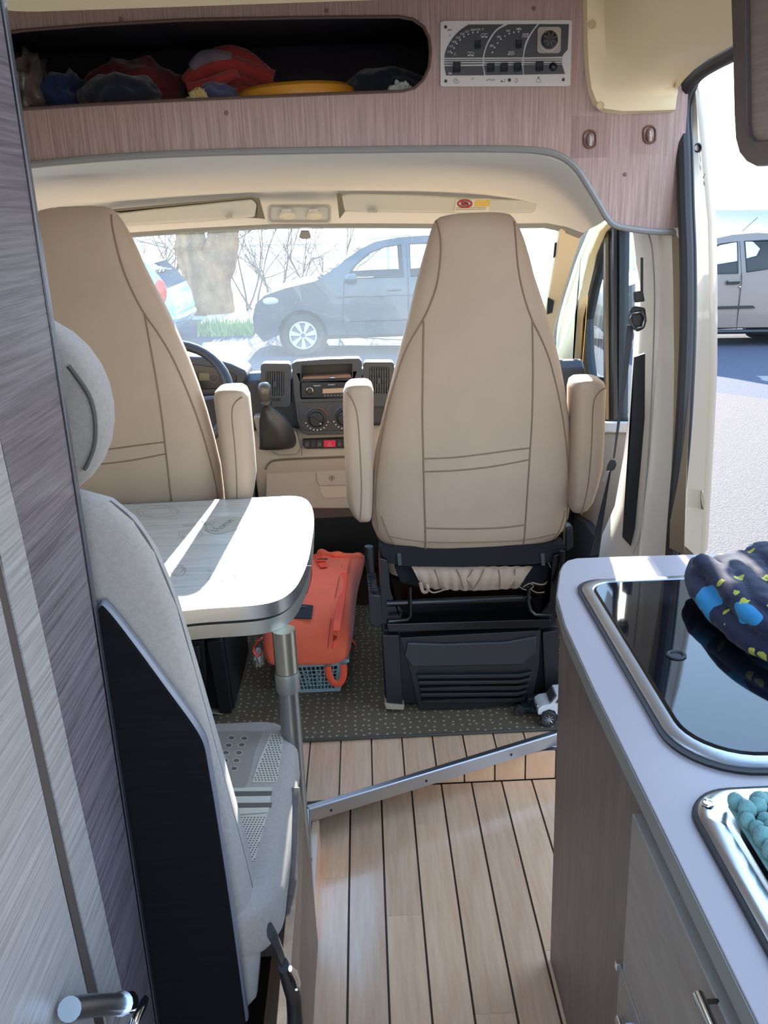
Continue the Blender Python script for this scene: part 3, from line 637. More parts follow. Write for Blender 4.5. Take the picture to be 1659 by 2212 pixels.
# right A-pillar and passenger door
PL = (WPT-WN*.045, WN)
ap = tag(obj('wall_a_pillar', pz(ats([(1212, 486), (1240, 480), (1262, 498), (1238, 570), (1214, 650), (1198, 712), (1190, 790), (1150, 800), (1172, 706), (1190, 610), (1203, 530)], plane=PL), WN*.042), M_cream, bevel=.006), kind='structure')
obj('pillar_clip', prism(BM(), ats([(1183, 642), (1197, 650), (1193, 674), (1181, 678)], plane=(WPT-WN*.05, WN)), -WN*.004), M_black, ap, bevel=.002)
obj('pillar_clip', prism(BM(), ats([(1198, 524), (1203, 522), (1200, 552), (1195, 556)], plane=(WPT-WN*.05, WN)), -WN*.004), M_black, ap, bevel=.001)
obj('frit_edge', tube(BM(), ats([(1211, 512), (1200, 560), (1190, 620), (1179, 680)], plane=(WPT-WN*.02, WN)), .006, 6), M_black, ap)
obj('door_seal', tube(BM(), catmull(ats([(1284, 470), (1270, 488), (1255, 522), (1240, 560), (1226, 604), (1212, 650), (1199, 706), (1196, 760)], X=.735), 3), .009, 8), M_rubber, ap)
tag(obj('trim_3', pz(ats([(1284, 472), (1312, 482), (1292, 502), (1270, 555), (1252, 635), (1241, 690), (1236, 780), (1234, 880), (1205, 880), (1200, 800), (1201, 706), (1228, 604), (1257, 522)], X=.755), (.03, 0, 0)), M_cream, bevel=.006), kind='structure')
tag(obj('trim_4', pz(ats([(1225, 462), (1262, 440), (1318, 450), (1330, 486), (1300, 492), (1282, 484), (1262, 505), (1240, 500)], X=.79), (.02, 0, 0)), M_cream, smooth=False), kind='structure')
fd = thing('passenger_door', 'front passenger door with black window frame and beige trim', 'door', tuple(at(1300, 1190, X=.80)))
XD = .80
doorout = ats([(1338, 484), (1310, 485), (1290, 508), (1266, 565), (1250, 640), (1240, 700), (1234, 800), (1232, 930), (1345, 930), (1400, 930), (1400, 485)], X=XD)
q1 = ats([(1302, 548), (1292, 575), (1278, 625), (1265, 690), (1266, 760), (1272, 812), (1304, 816)], X=XD)
q2 = ats([(1339, 492), (1380, 492), (1385, 906), (1336, 906)], X=XD)
obj('window_frame', holed(BM(), doorout, [q1, q2], (.03, 0, 0)), M_black, fd, smooth=False)
obj('window_channel', tube(BM(), ats([(1312, 500), (1313, 906)], X=XD-.004), .012, 8), mat('channel_bronze', '#6b6253', .35, .4), fd)
obj('window_channel', tube(BM(), ats([(1330, 490), (1330, 906)], X=XD-.006), .012, 8), M_black, fd)
obj('door_glass', pz(ats([(1338, 484), (1310, 485), (1266, 565), (1240, 700), (1234, 925), (1400, 925), (1400, 485)], X=XD+.014), (.004, 0, 0)), glassmat('door_glass_tint', (.86, .93, .95), dust=.012), fd, smooth=False)
obj('door_trim', pz(ats([(1225, 925), (1400, 925), (1400, 1320), (1200, 1320), (1212, 1100)], X=XD-.02), (.06, 0, 0)), M_greige, fd, bevel=.008)
obj('sill_cap', pz(ats([(1232, 908), (1352, 912), (1350, 936), (1230, 934)], X=XD-.03), (.07, 0, 0)), mat('sill_pale', '#c9cccb', .4), fd, bevel=.006)
obj('door_pocket', pz(ats([(1232, 1110), (1262, 1128), (1292, 1172), (1300, 1260), (1205, 1260), (1212, 1150)], X=XD-.05), (.03, 0, 0)), M_dash, fd, bevel=.006)
# outer skin that closes the cab side ahead of the door
tag(obj('wall_cab_right', pz([(.83, 2.13, .1), (.86, 3.55, .1), (.86, 3.55, .92), (.83, 2.13, .74)], (.01, 0, 0)), M_bodywhite, smooth=False), kind='structure')
tag(obj('wall_cowl', pz([(-1.17, 3.54, 0), (.90, 3.54, 0), (.90, 3.54, .90), (-1.17, 3.54, .90)], (0, .02, 0)), M_dash, smooth=False), kind='structure')

# ================================================================ DASHBOARD
ds = thing('dashboard', 'dark grey and greige dashboard below the windscreen', 'dashboard', (-.2, 3.1, .12))
def dashx(prof, x0, x1, name, m, bev=.01): return obj(name, loft(BM(), [[(x, y, z) for y, z in prof] for x in (x0, x1)]), m, ds, bevel=bev, seg=3)
zt = at(600, 792, Y=3.03).z
dashx([(3.53, .905), (3.30, .955), (3.06, zt-.02), (3.02, zt-.045), (3.03, .80), (3.10, .76), (3.3, .74), (3.53, .74)], -1.12, .742, 'top_pad', M_dash)
dashx([(3.06, .80), (3.03, .79), (3.00, .72), (2.995, .66), (3.06, .50), (3.14, .42), (3.4, .40), (3.4, .80)], -.40, .742, 'lower_panel', M_greige)
dashx([(3.12, .44), (3.20, .30), (3.34, .14), (3.5, .14), (3.5, .44)], -.42, .742, 'footwell_panel', mat('footwell_dark', '#34383c', .8))
dashx([(3.08, .80), (3.10, .50), (3.25, .30), (3.5, .30), (3.5, .80)], -1.12, -.42, 'column_panel', M_greige)
YD = 3.0
def dp(name, pts, m, y=YD, th=.03, bev=.003, parent=ds): return obj(name, prism(BM(), ats(pts, Y=y), (0, th, 0)), m, parent, bevel=bev, seg=2)
# air vents
def vent(x0, x1, y0, y1, ix0, ix1, iy0, iy1, n):
    v = obj('air_vent', holed(BM(), ats(rrect(x0, y0, x1, y1, 8, 3), Y=2.985), [ats(rrect(ix0, iy0, ix1, iy1, 3, 2), Y=2.985)], (0, .05, 0)), M_dash, ds, bevel=.0015)
    obj('vent_back', prism(BM(), ats([(ix0-4, iy0-4), (ix1+4, iy0-4), (ix1+4, iy1+4), (ix0-4, iy1+4)], Y=3.02), (0, .01, 0)), M_dashblack, v, smooth=False)
    for i in range(n):
        x = ix0+(ix1-ix0)*(i+.5)/n
        obj('slat', prism(BM(), ats([(x-1.6, iy0), (x+1.6, iy0), (x+1.6, iy1), (x-1.6, iy1)], Y=2.988), (0, .02, 0)), M_dash, v, smooth=False)
    for k in range(4):
        y = iy0+(iy1-iy0)*(k+.5)/4
        obj('cross_slat', prism(BM(), ats([(ix0, y-.8), (ix1, y-.8), (ix1, y+.8), (ix0, y+.8)], Y=3.006), (0, .01, 0)), M_dash, v, smooth=False)
    mx = (ix0+ix1)/2
    obj('vent_tab', prism(BM(), ats([(mx-4, (iy0+iy1)/2-5), (mx+4, (iy0+iy1)/2-5), (mx+4, (iy0+iy1)/2+7), (mx-4, (iy0+iy1)/2+7)], Y=2.98), (0, .012, 0)), M_dash, v, bevel=.001)
    return v
vent(563, 628, 785, 880, 574, 613, 803, 855, 8); vent(784, 852, 782, 878, 798, 840, 793, 850, 8)
dp('vent_wheel', [(587, 861), (606, 860), (606, 866), (587, 867)], M_black, 2.982, .01, .001)
# defroster slots along the top edge
for x in (577, 583, 589, 595, 601, 607, 800, 806, 812, 818, 824): obj('defrost_slot', prism(BM(), [p for p in ats([(x, 790), (x+3, 790), (x+4, 787), (x+1, 787)], Y=2.99)], (0, .03, .004)), M_dashblack, ds, smooth=False)
# centre stack
bez = obj('centre_bezel', holed(BM(), ats([(630, 786), (640, 781), (700, 776), (775, 774), (782, 782), (782, 900), (776, 938), (665, 940), (650, 934), (641, 905), (634, 850)], Y=2.98), [ats([(651, 791), (760, 787), (760, 818), (651, 822)], Y=2.98), ats([(649, 826), (765, 822), (765, 858), (650, 862)], Y=2.98)], (0, .05, 0)), M_dash, ds, bevel=.004)
obj('cubby', prism(BM(), ats([(648, 789), (762, 785), (762, 820), (648, 824)], Y=3.03), (0, .01, 0)), mat('cubby_dark', '#2c2b28', .6), bez, smooth=False)
obj('cubby_shelf', prism(BM(), ats([(652, 820), (760, 816), (757, 809), (655, 814)], Y=2.99), (0, .03, .002)), mat('cubby_wood_glint', '#7c5d47', .4), bez, smooth=False)
obj('cubby_button', sphere(BM(), at(718, 816, Y=2.978), (.010, .004, .003), 12, 8), M_steel, bez)
rd = thing('car_radio', 'black single-slot car radio with round volume knob in the dashboard', 'radio', tuple(at(707, 862, Y=2.99)))
obj('radio_body', prism(BM(), ats(rrect(651, 826, 764, 859, 3, 3), Y=2.974), (0, .05, 0)), mat('radio_black', '#101114', .25), rd, bevel=.002)
obj('volume_knob', lathe(BM(), [(.0125, 0), (.0115, .010), (.009, .012), (.003, .0122)], at(669, 844, Y=2.974), (0, -1, 0), 24), M_black, rd)
obj('knob_ring', tube(BM(), [at(669, 844, Y=2.964)+Vector((.0105*math.cos(a*.3927), 0, .0105*math.sin(a*.3927))) for a in range(16)], .0009, 5, closed=True), M_steel, rd)
obj('display', prism(BM(), ats([(697, 840), (742, 838), (742, 848), (697, 850)], Y=2.973), (0, -.0008, 0)), mat('lcd', '#a8917f', .3), rd, smooth=False)
for i in range(7): obj('radio_button', prism(BM(), ats([(700+7*i, 853-.2*i), (704+7*i, 853-.2*i), (704+7*i, 856-.2*i), (700+7*i, 856-.2*i)], Y=2.973), (0, -.001, 0)), M_grey, rd, smooth=False)
text('Bluetooth', .0055, at(685, 833, Y=2.9725), FACECAM, M_print, rd); text('FM RADIO', .0050, at(716, 831, Y=2.9725), FACECAM, M_print, rd)
cp_ = obj('climate_panel', prism(BM(), ats([(645, 870), (776, 866), (776, 930), (662, 932), (652, 926)], Y=2.976), (0, .03, 0)), mat('climate_grey', '#34363a', .5), ds, bevel=.003)
for a, b_ in ((684, 904), (745, 901)):
    c = at(a, b_, Y=2.975)
    k = obj('climate_knob', lathe(BM(), [(.031, 0), (.030, .004), (.026, .005), (.024, .022), (.021, .025), (.004, .025)], c, (0, -1, 0), 32), M_black, ds)
    obj('knob_grip', prism(BM(), [c+Vector((x*.87-z*.5, -.0245, x*-.5-z*.87)) for x, z in ((-.021, -.004), (.021, -.004), (.021, .004), (-.021, .004))], (0, -.012, 0)), M_black, k, bevel=.0015)
    obj('pointer', prism(BM(), [c+Vector((.013+x, -.037, -.009+z)) for x, z in ((-.002, -.002), (.003, -.004), (.004, -.002), (-.001, .001))], (0, -.0006, 0)), M_print, k, smooth=False)
    for j in range(9):
        t = math.radians(200+j*17.5); q = c+Vector((.040*math.cos(t), -.001, .040*math.sin(t)))
        obj('mark', sphere(BM(), q, (.0022, .0006, .0022), 8, 5), M_print, k)
    for j, cc in ((0, '#7a3a34'), (1, '#3c5674')):
        arc = [c+Vector((.037*math.cos(t), -.001, .037*math.sin(t))) for t in [math.radians((15 if j == 0 else 100)+i*7) for i in range(10)]]
        obj('temperature_arc', tube(BM(), arc, .0018, 5), mat('arc'+str(j), cc, .5), k)
dp('small_button', [(703, 874), (716, 873), (717, 884), (704, 885)], M_dash, 2.974, .01, .001)
# switch row with hazard button
dp('switch_row', [(654, 951), (760, 947), (760, 968), (662, 970), (655, 964)], mat('row_black', '#1b1b1d', .4), 2.987, .03, .002)
for i, (a, b_) in enumerate(((657, 669), (671, 682), (684, 696), (699, 725), (728, 737), (740, 752))):
    hz = i == 3
    k = dp('hazard_button' if hz else 'dash_switch', [(a, 953-.04*i*12), (b_, 952.5-.04*i*12), (b_, 967-.04*i*12), (a, 967.5-.04*i*12)], mat('hazard_red', '#c8264c', .35) if hz else mat('switch_dark', '#2b2b2d', .45), 2.983, .02, .0015)
    if hz: obj('triangle', tube(BM(), ats([(708, 963), (712, 955), (716, 963)], Y=2.9815), .0006, 5, closed=True), M_print, k)
    elif i in (0, 2, 4): obj('symbol', tube(BM(), ats([(a+4, 958), (a+8, 957), (a+8, 962), (a+4, 963)], Y=2.9815), .0004, 5, closed=True), M_print, k)
# glovebox
obj('seam_line', tube(BM(), ats([(653, 944), (652, 984)], Y=2.99), .001, 5), mat('greige_gap', '#5d564c', .7), ds)
gl = obj('glovebox', prism(BM(), ats([(576, 1012), (585, 1000), (600, 995), (760, 990), (770, 1000), (770, 1090), (762, 1100), (590, 1100), (574, 1080)], Y=3.0), (0, .06, 0)), mat('greige_lid', '#a19b91', .5), ds, bevel=.008, seg=3)
obj('gap', tube(BM(), catmull(ats([(573, 1014), (580, 1002), (596, 994), (660, 990), (760, 986)], Y=2.992), 4), .0035, 6), mat('greige_gap', '#5d564c', .7), gl)
obj('latch', prism(BM(), ats([(683, 1019), (760, 1015), (760, 1047), (690, 1049), (685, 1040)], Y=2.992), (0, .02, 0)), mat('greige_lid', '#a19b91', .5), gl, bevel=.003)
obj('latch_recess', prism(BM(), ats([(688, 1050), (760, 1048), (760, 1074), (700, 1076), (693, 1068)], Y=2.998), (0, .01, 0)), mat('recess_greige', '#aea89c', .6), gl, bevel=.004)
lk = at(717, 1031, Y=2.991)
obj('lock', lathe(BM(), [(.0105, 0), (.0105, .002), (.008, .003), (.0075, .0015), (.001, .0015)], lk, (0, -1, 0), 20), mat('lock_greige', '#8f867a', .4), gl)
obj('keyhole', prism(BM(), [lk+Vector((x, -.0035, z)) for x, z in ((-.0012, -.004), (.0012, -.004), (.0012, .004), (-.0012, .004))], (0, -.0006, 0)), M_black, gl, smooth=False)
# gear lever console
dp('gear_console', [(546, 900), (560, 898), (640, 935), (648, 968), (640, 983), (600, 984), (572, 966), (556, 938)], M_greige, 2.975, .06, .006)
gs = thing('gear_lever', 'black gear lever with ball-topped knob and leather boot', 'gear lever', tuple(at(600, 975, Y=2.96)))
bt = [((597, 968), 40, 8), ((600, 958), 42, 20), ((598, 930), 38, 26), ((592, 905), 32, 24), ((585, 890), 21, 18), ((578, 880), 11, 12), ((576, 873), 8, 9)]
rings = []
for k, ((x, y), rx, ry) in enumerate(bt):
    c = at(x, y, Y=2.94-.012*k); w = rx*2.9/F; ring = []
    for i in range(28):
        a = 2*PI*i/28; wv = 1+.07*math.sin(a*5+k*1.3)*(1 if 0 < k < 5 else 0)
        ring.append(c+Vector((w*wv*math.cos(a), w*.9*wv*math.sin(a), 0)))
    rings.append(ring)
obj('boot', loft(BM(), rings), mat('boot_leather', '#2e2f2e', .38, bump=.2, bscale=120), gs, sub=1, angle=80)
kc = at(572, 846, Y=2.86)
obj('stick', cyl(BM(), at(576, 878, Y=2.87), kc, .009, 12), M_blackm, gs)
obj('knob', lathe(BM(), [(.010, -.045), (.013, -.042), (.014, -.036), (.012, -.032), (.016, -.026), (.021, -.008), (.0235, .008), (.021, .020), (.013, .028), (.004, .030)], kc, (-.05, .1, 1), 24), mat('knob_black', '#4a4842', .2), gs)
obj('collar', tube(BM(), [at(575, 872, Y=2.868)+Vector((.0165*math.cos(a*.3927), .0165*math.sin(a*.3927), 0)) for a in range(16)], .003, 6, closed=True), M_blackm, gs)
# instrument hood and cluster
hp = ats([(330, 790), (400, 770), (450, 772), (500, 786), (528, 800), (536, 812), (526, 836), (500, 850), (440, 856), (360, 856), (320, 840)], Y=2.99)
obj('instrument_hood', prism(BM(), hp, (0, .16, .0)), M_dash, ds, bevel=.012, seg=3)
obj('instrument_face', prism(BM(), ats([(350, 800), (410, 786), (480, 795), (512, 812), (508, 838), (350, 846)], Y=2.986), (0, .02, 0)), M_dashblack, ds, bevel=.003)
obj('gauge_screen', prism(BM(), ats([(430, 806), (452, 806), (452, 822), (430, 822)], Y=2.983), (0, .01, 0)), mat('screen_grey', '#5c5a44', .3), ds, smooth=False)
for a in (462, 400): obj('gauge_ring', tube(BM(), ell(a, 816, 10, 10, 2.982, 16), .0012, 5, closed=True), M_grey, ds)
sw = thing('steering_wheel', 'dark steering wheel in front of the driver seat', 'steering wheel', tuple(at(365, 855, Y=2.82)))
wc = at(365, 862, Y=2.82); ax = Vector((0, -.80, .60)).normalized(); u = Vector((1, 0, 0)); v = ax.cross(u)
ring = [wc+u*.192*math.cos(2*PI*i/40)+v*.192*math.sin(2*PI*i/40) for i in range(40)]
obj('rim', tube(BM(), ring, .0155, 12, closed=True), mat('wheel_rim', '#2c3038', .5), sw)
obj('hub', lathe(BM(), [(.065, -.01), (.07, .01), (.055, .028), (.02, .032)], wc-ax*.03, ax, 24), M_dash, sw)
for a in (0, PI, 1.5*PI): obj('spoke', tube(BM(), [wc-ax*.02+(u*math.cos(a)+v*math.sin(a))*.05, wc+(u*math.cos(a)+v*math.sin(a))*.185], [.02, .014], 8, sq=(1, .5)), M_dash, sw)

# ================================================================ CAB SEATS
SB = Vector((0, 2.275, .62)); SNn = Vector((0, .99, .105)).normalized()   # slightly reclined rear face of the backrest
SPL = (SB, SNn)
SO = [(459.5, 1000, 1068), (462, 975, 1092), (466, 955, 1108), (474, 943, 1116), (495, 934, 1128), (520, 927, 1138), (560, 915, 1150), (600, 904, 1160), (640, 894, 1173), (690, 883, 1190), (740, 869, 1204), (800, 853, 1219), (860, 838, 1230), (920, 823, 1238), (980, 810, 1243), (1040, 803, 1246), (1100, 801, 1242), (1140, 804, 1236), (1165, 815, 1226), (1182, 832, 1212), (1193, 860, 1185), (1199, 900, 1140)]
sec = []
for y, a, b in SO:
    p, q = at(a, y, plane=SPL), at(b, y, plane=SPL); z = (p.z+q.z)/2
    sec.append((z, (p.x+q.x)/2, (q.x-p.x)/2, (p.y+q.y)/2))
z0_, z1_ = sec[-1][0], sec[0][0]
def secat(z):
    if z >= sec[0][0]: return sec[0]
    for s, t in zip(sec, sec[1:]):
        if s[0] >= z >= t[0]:
            k = (s[0]-z)/max(1e-9, s[0]-t[0]); return tuple(a+(b-a)*k for a, b in zip(s, t))
    return sec[-1]
def halfb(z):
    t = (z-z0_)/(z1_-z0_); b = .068-.018*t
    if t > .93: b *= max(.25, math.sqrt(max(0.06, 1-((t-.93)/.072)**2)))
    if t < .05: b *= .6+.4*math.sqrt(max(0, t/.05))
    return b
NSE = 3.2
rings = []
for z, cx, a, yr in sec:
    b = halfb(z); yc = yr+.068-.018*((z-z0_)/(z1_-z0_)); ring = []
    for i in range(44):
        t = 2*PI*i/44; c, s = math.cos(t), math.sin(t)
        ring.append((cx+a*math.copysign(abs(c)**(2/NSE), c), yc-b*math.copysign(abs(s)**(2/NSE), s), z))
    rings.append(ring)
def yrear(x, z):
    _, cx, a, yr = secat(z); u = min(.995, abs(x-cx)/a); b = halfb(z)
    return yr+.068-.018*((z-z0_)/(z1_-z0_))-b*(1-u**NSE)**(1/NSE)
seat = thing('cab_seat', 'beige passenger captain seat with both armrests, on a black seat box', 'seat', (.27, 2.45, ST+.008))
bk = obj('backrest', loft(BM(), rings), M_seat, seat, angle=80)
def seam(pts, r=.0022, k=5):
    path = []
    for p in catmull([(a, b, 0) for a, b in pts], k):
        q = at(p.x, p.y, plane=SPL); path.append(Vector((q.x, yrear(q.x, q.z)-.0002, q.z)))
    obj('seam', tube(BM(), path, r, 6), M_seam, bk)
seam([(945, 478), (953, 520), (951, 570), (943, 620), (925, 670), (905, 708), (884, 745), (866, 790), (848, 850), (832, 920), (822, 980), (815, 1040), (813, 1100), (818, 1150)])
seam([(916, 694), (914, 800), (913, 900), (915, 990), (917, 1080), (919, 1140), (920, 1198)])
seam([(1114, 478), (1117, 540), (1122, 590), (1133, 640), (1150, 690), (1172, 735), (1190, 780), (1206, 840), (1220, 910), (1229, 980), (1234, 1060), (1230, 1130), (1222, 1160)])
seam([(1151, 694), (1152, 800), (1150, 900), (1146, 970), (1140, 1060), (1135, 1140), (1131, 1198)])
seam([(915, 991), (980, 988), (1040, 981), (1100, 973), (1146, 968)]); seam([(916, 1019), (985, 1016), (1060, 1008), (1145, 993)])
seam([(919, 1141), (1000, 1142), (1080, 1140), (1135, 1134)]); seam([(842, 1163), (920, 1171), (1030, 1172), (1133, 1168), (1205, 1158)], .0016)
seam([(824, 1120), (840, 1160), (862, 1192)], .0016); seam([(1225, 1110), (1214, 1150), (1190, 1190)], .0016)
def armrest(rows, yc, b, parent, seamx):
    rr = []
    for k, (y, a, c) in enumerate(rows):
        p, q = at(a, y, Y=yc-b), at(c, y, Y=yc-b); cx, hw = (p.x+q.x)/2, (q.x-p.x)/2; e = b*min(1, .55+.45*math.sqrt(min(k, len(rows)-1-k)/2.0)); ring = []
        for i in range(28):
            t = 2*PI*i/28; co, s = math.cos(t), math.sin(t)
            ring.append((cx+hw*math.copysign(abs(co)**(2/3.4), co), yc-e*math.copysign(abs(s)**(2/3.4), s), p.z))
        rr.append(ring)
    o = obj('armrest', loft(BM(), rr), M_seat, parent, angle=80)
    path = [at(x, y, Y=yc-b*1.0)+Vector((0, .001, 0)) for x, y in seamx]
    obj('seam', tube(BM(), catmull(path, 4), .002, 6), M_seam, o)
armrest([(833, 764, 788), (836, 752, 798), (842, 745, 804), (856, 740, 808), (900, 740, 808), (960, 742, 808), (1020, 745, 807), (1080, 748, 806), (1106, 754, 805), (1122, 763, 804), (1131, 772, 802), (1135, 780, 799)], 2.29, .062, seat, [(748, 846), (762, 866), (772, 900), (778, 980), (781, 1060), (778, 1128)])
armrest([(824, 1264, 1292), (827, 1252, 1305), (833, 1245, 1312), (848, 1241, 1317), (900, 1241, 1315), (960, 1240, 1313), (1020, 1239, 1309), (1060, 1238, 1299), (1092, 1238, 1287), (1108, 1240, 1277), (1116, 1244, 1270)], 2.29, .062, seat, [(1308, 838), (1290, 852), (1281, 880), (1278, 960), (1270, 1050), (1256, 1112)])
# seat cushion (faces the windscreen) and hanging cover flap
cush = BM(); rr = []
for y, hw, zt_, zb_ in ((2.36, .235, .60, .50), (2.42, .25, .625, .49), (2.6, .255, .625, .49), (2.76, .25, .635, .49), (2.81, .235, .61, .51)):
    rr.append([(.27+hw*math.copysign(abs(math.cos(t))**.55, math.cos(t)), y, (zt_+zb_)/2+(zt_-zb_)/2*math.copysign(abs(math.sin(t))**.55, math.sin(t))) for t in [2*PI*i/28 for i in range(28)]])
obj('cushion', loft(cush, rr), M_seat, seat, angle=80)
YB = 2.29
def sb_(name, pts, y, th, m, bev=.004, parent=seat): return obj(name, prism(BM(), [Vector((p.x, p.y, max(p.z, ST+.0086))) for p in ats(pts, Y=y)], (0, th, 0)), m, parent, bevel=bev, seg=2)
sb_('back_band', [(818, 1180), (1222, 1176), (1208, 1214), (1150, 1220), (1000, 1226), (870, 1224), (828, 1214)], 2.285, .06, M_blackf, .008)
for a in (866, 1176): sb_('band_stitch', [(a-8, 1196), (a, 1196), (a+2, 1222), (a-6, 1222)], 2.28, .01, mat('stitch_grey', '#4b4d50', .9), .001)
sb_('cushion_underside', [(850, 1222), (1195, 1220), (1185, 1262), (1120, 1276), (930, 1278), (866, 1262)], 2.32, .10, M_blackf, .012)
fl_ = BM(); rows = []
for k in range(7):
    v = k/6; row = []
    for i in range(33):
        u_ = i/32; x = 888+u_*(1150-888)+(26*v if u_ < .5 else -30*v)*abs(2*u_-1); y = 1224+v*(44+6*math.sin(PI*u_))+1.2*math.sin(i*1.9)*v
        p = at(x, y, Y=2.305-.012*math.sin(PI*v)); p.y += .0035*math.sin(i*2.1+v*2); row.append(p)
    rows.append(row)
cf = obj('cover_flap', grid(fl_, rows, .003), M_seat, seat, angle=80)
for a, b_ in (((985, 1226), (1000, 1268)), ((1000, 1240), (1020, 1268)), ((1020, 1226), (1002, 1250)), ((1044, 1226), (1022, 1268)), ((938, 1226), (948, 1266)), ((1075, 1226), (1078, 1268)), ((1110, 1226), (1106, 1268))):
    obj('ruche', tube(BM(), [p+Vector((0, -.014, 0)) for p in catmull(ats([a, ((a[0]+b_[0])/2+2, (a[1]+b_[1])/2), b_], Y=2.305), 3)], .0016, 5), M_seam, cf)
def strap(pts, y, r=.003): obj('tie_strap', tube(BM(), catmull(ats(pts, Y=y), 5), r, 6, sq=(1.6, .5)), M_seat, seat)
strap([(1148, 1258), (1175, 1262), (1192, 1240), (1185, 1215)], 2.285); strap([(1140, 1268), (1160, 1280), (1185, 1278), (1203, 1284)], 2.275, .002); strap([(1130, 1268), (1145, 1260), (1152, 1268), (1135, 1274), (1120, 1266)], 2.28, .002)
strap([(908, 1258), (914, 1278), (924, 1276), (922, 1262)], 2.29); strap([(920, 1266), (935, 1280), (965, 1272)], 2.285, .003)
# steel frame
obj('cross_rod', cyl(BM(), at(836, 1303, Y=2.27), at(1146, 1292, Y=2.27), .010, 14), M_blackm, seat)
obj('frame_loop', tube(BM(), ats([(885, 1268), (886, 1300), (886, 1330), (880, 1338), (840, 1342)], Y=2.245), .0055, 8), M_blackm, seat)
obj('frame_loop', tube(BM(), ats([(1142, 1270), (1141, 1300), (1146, 1318), (1156, 1327), (1192, 1328)], Y=2.245), .0055, 8), M_blackm, seat)
sb_('side_bracket', [(820, 1205), (836, 1210), (840, 1270), (870, 1320), (866, 1345), (824, 1350)], 2.27, .30, M_blackm, .003)
sb_('side_bracket', [(1196, 1200), (1212, 1196), (1210, 1320), (1200, 1345), (1160, 1340), (1190, 1300)], 2.27, .30, M_blackm, .003)
sb_('swivel_plate', [(835, 1348), (1190, 1338), (1192, 1356), (838, 1366)], 2.25, .36, M_blackm, .003)
sb_('cross_member', [(830, 1298), (1195, 1290), (1195, 1340), (832, 1350)], 2.36, .02, M_blackm, .003)
obj('swivel_ring', tube(BM(), [(.27+.085*math.cos(t), 2.34+.055*math.sin(t), at(1010, 1340, Y=2.30).z) for t in [2*PI*i/28 for i in range(28)]], .006, 8, closed=True), M_black, seat)
# seat box with ribbed cover
sbx = sb_('seat_box', [(826, 1360), (1206, 1352), (1206, 1528), (1140, 1532), (832, 1524)], 2.292, .36, M_black, .006)
sb_('box_post', [(826, 1372), (862, 1372), (870, 1530), (836, 1526)], 2.268, .05, M_black, .004)
sb_('box_post', [(1172, 1366), (1204, 1362), (1206, 1528), (1180, 1528)], 2.268, .05, M_black, .004)
tp = ats([(870, 1384), (1166, 1368), (1166, 1386), (1010, 1391), (905, 1388)], Y=2.262); 
cov = sb_('box_cover', [(864, 1378), (1168, 1362), (1164, 1440), (1150, 1516), (1020, 1532), (905, 1532), (886, 1450)], 2.258, .05, M_black, .006)
sb_('cover_field', [(880, 1388), (960, 1391), (1090, 1387), (1160, 1374), (1158, 1410), (1130, 1437), (890, 1442), (874, 1420)], 2.250, .02, mat('cover_satin', '#2c2d30', .42, bump=.06, bscale=900), .005, cov)
for k in range(5):
    y = 1459+k*13.2; xa = 900+k*2.5; xb = 1150-k*3.6
    sb_('rib', [(xa, y), (1120, y-2), (xb, y-8), (xb, y-2), (1118, y+6), (xa+3, y+8)], 2.243, .025, M_black, .0025, cov)
for a in (836, 1150): sb_('floor_plate', [(a-6, 1520), (a+38, 1524), (a+36, 1534), (a-2, 1532)], 2.262, .05, mat('plate_beige', '#a3957d', .6), .002)
# handbrake style lever with bellows at the seat's left
lv = obj('lever_base', prism(BM(), ats([(796, 1290), (806, 1284), (822, 1286), (826, 1350), (818, 1358), (800, 1352)], Y=2.24), (0, .06, 0)), M_black, seat, bevel=.006)
gp = catmull(ats([(809, 1292), (806, 1272), (803, 1250), (802, 1240)], Y=2.27), 8)
obj('lever_bellows', tube(BM(), gp, [.0125+.0022*(-1)**i-.0001*i for i in range(len(gp))], 14), M_rubber, lv)
obj('lever_grip', tube(BM(), ats([(802, 1242), (799, 1220), (797, 1196), (797, 1180)], Y=2.28), [.010, .0125, .0135, .012], 12), M_black, lv)
sb_('recline_knob', [(1222, 1140), (1238, 1135), (1240, 1185), (1222, 1195)], 2.34, .04, M_black, .008)
obj('side_lever', tube(BM(), ats([(1215, 1190), (1212, 1230), (1200, 1262)], Y=2.26), .008, 8), M_blackm, seat)
# driver seat: same model, own label
def copy_tree(o, parent=None):
    c = o.copy(); C.objects.link(c)
    if parent is not None: c.parent = parent
    for ch in o.children: copy_tree(ch, c)
    return c
drv = copy_tree(seat); drv.location = DRV_LOC; drv.rotation_euler = (0, 0, DRV_ROT)
for ch in drv.children:
    k = ch.name.split('.')[0]
    if k in ('backrest', 'cushion'): ch.location.z += .048
    if k == 'armrest': ch.location += Vector((.028, 0, .008))
drv['label'] = 'beige driver captain seat in front of the steering wheel, seen past the wardrobe edge'
for s in (seat, drv): s['group'] = 'beige captain seats in the cab'
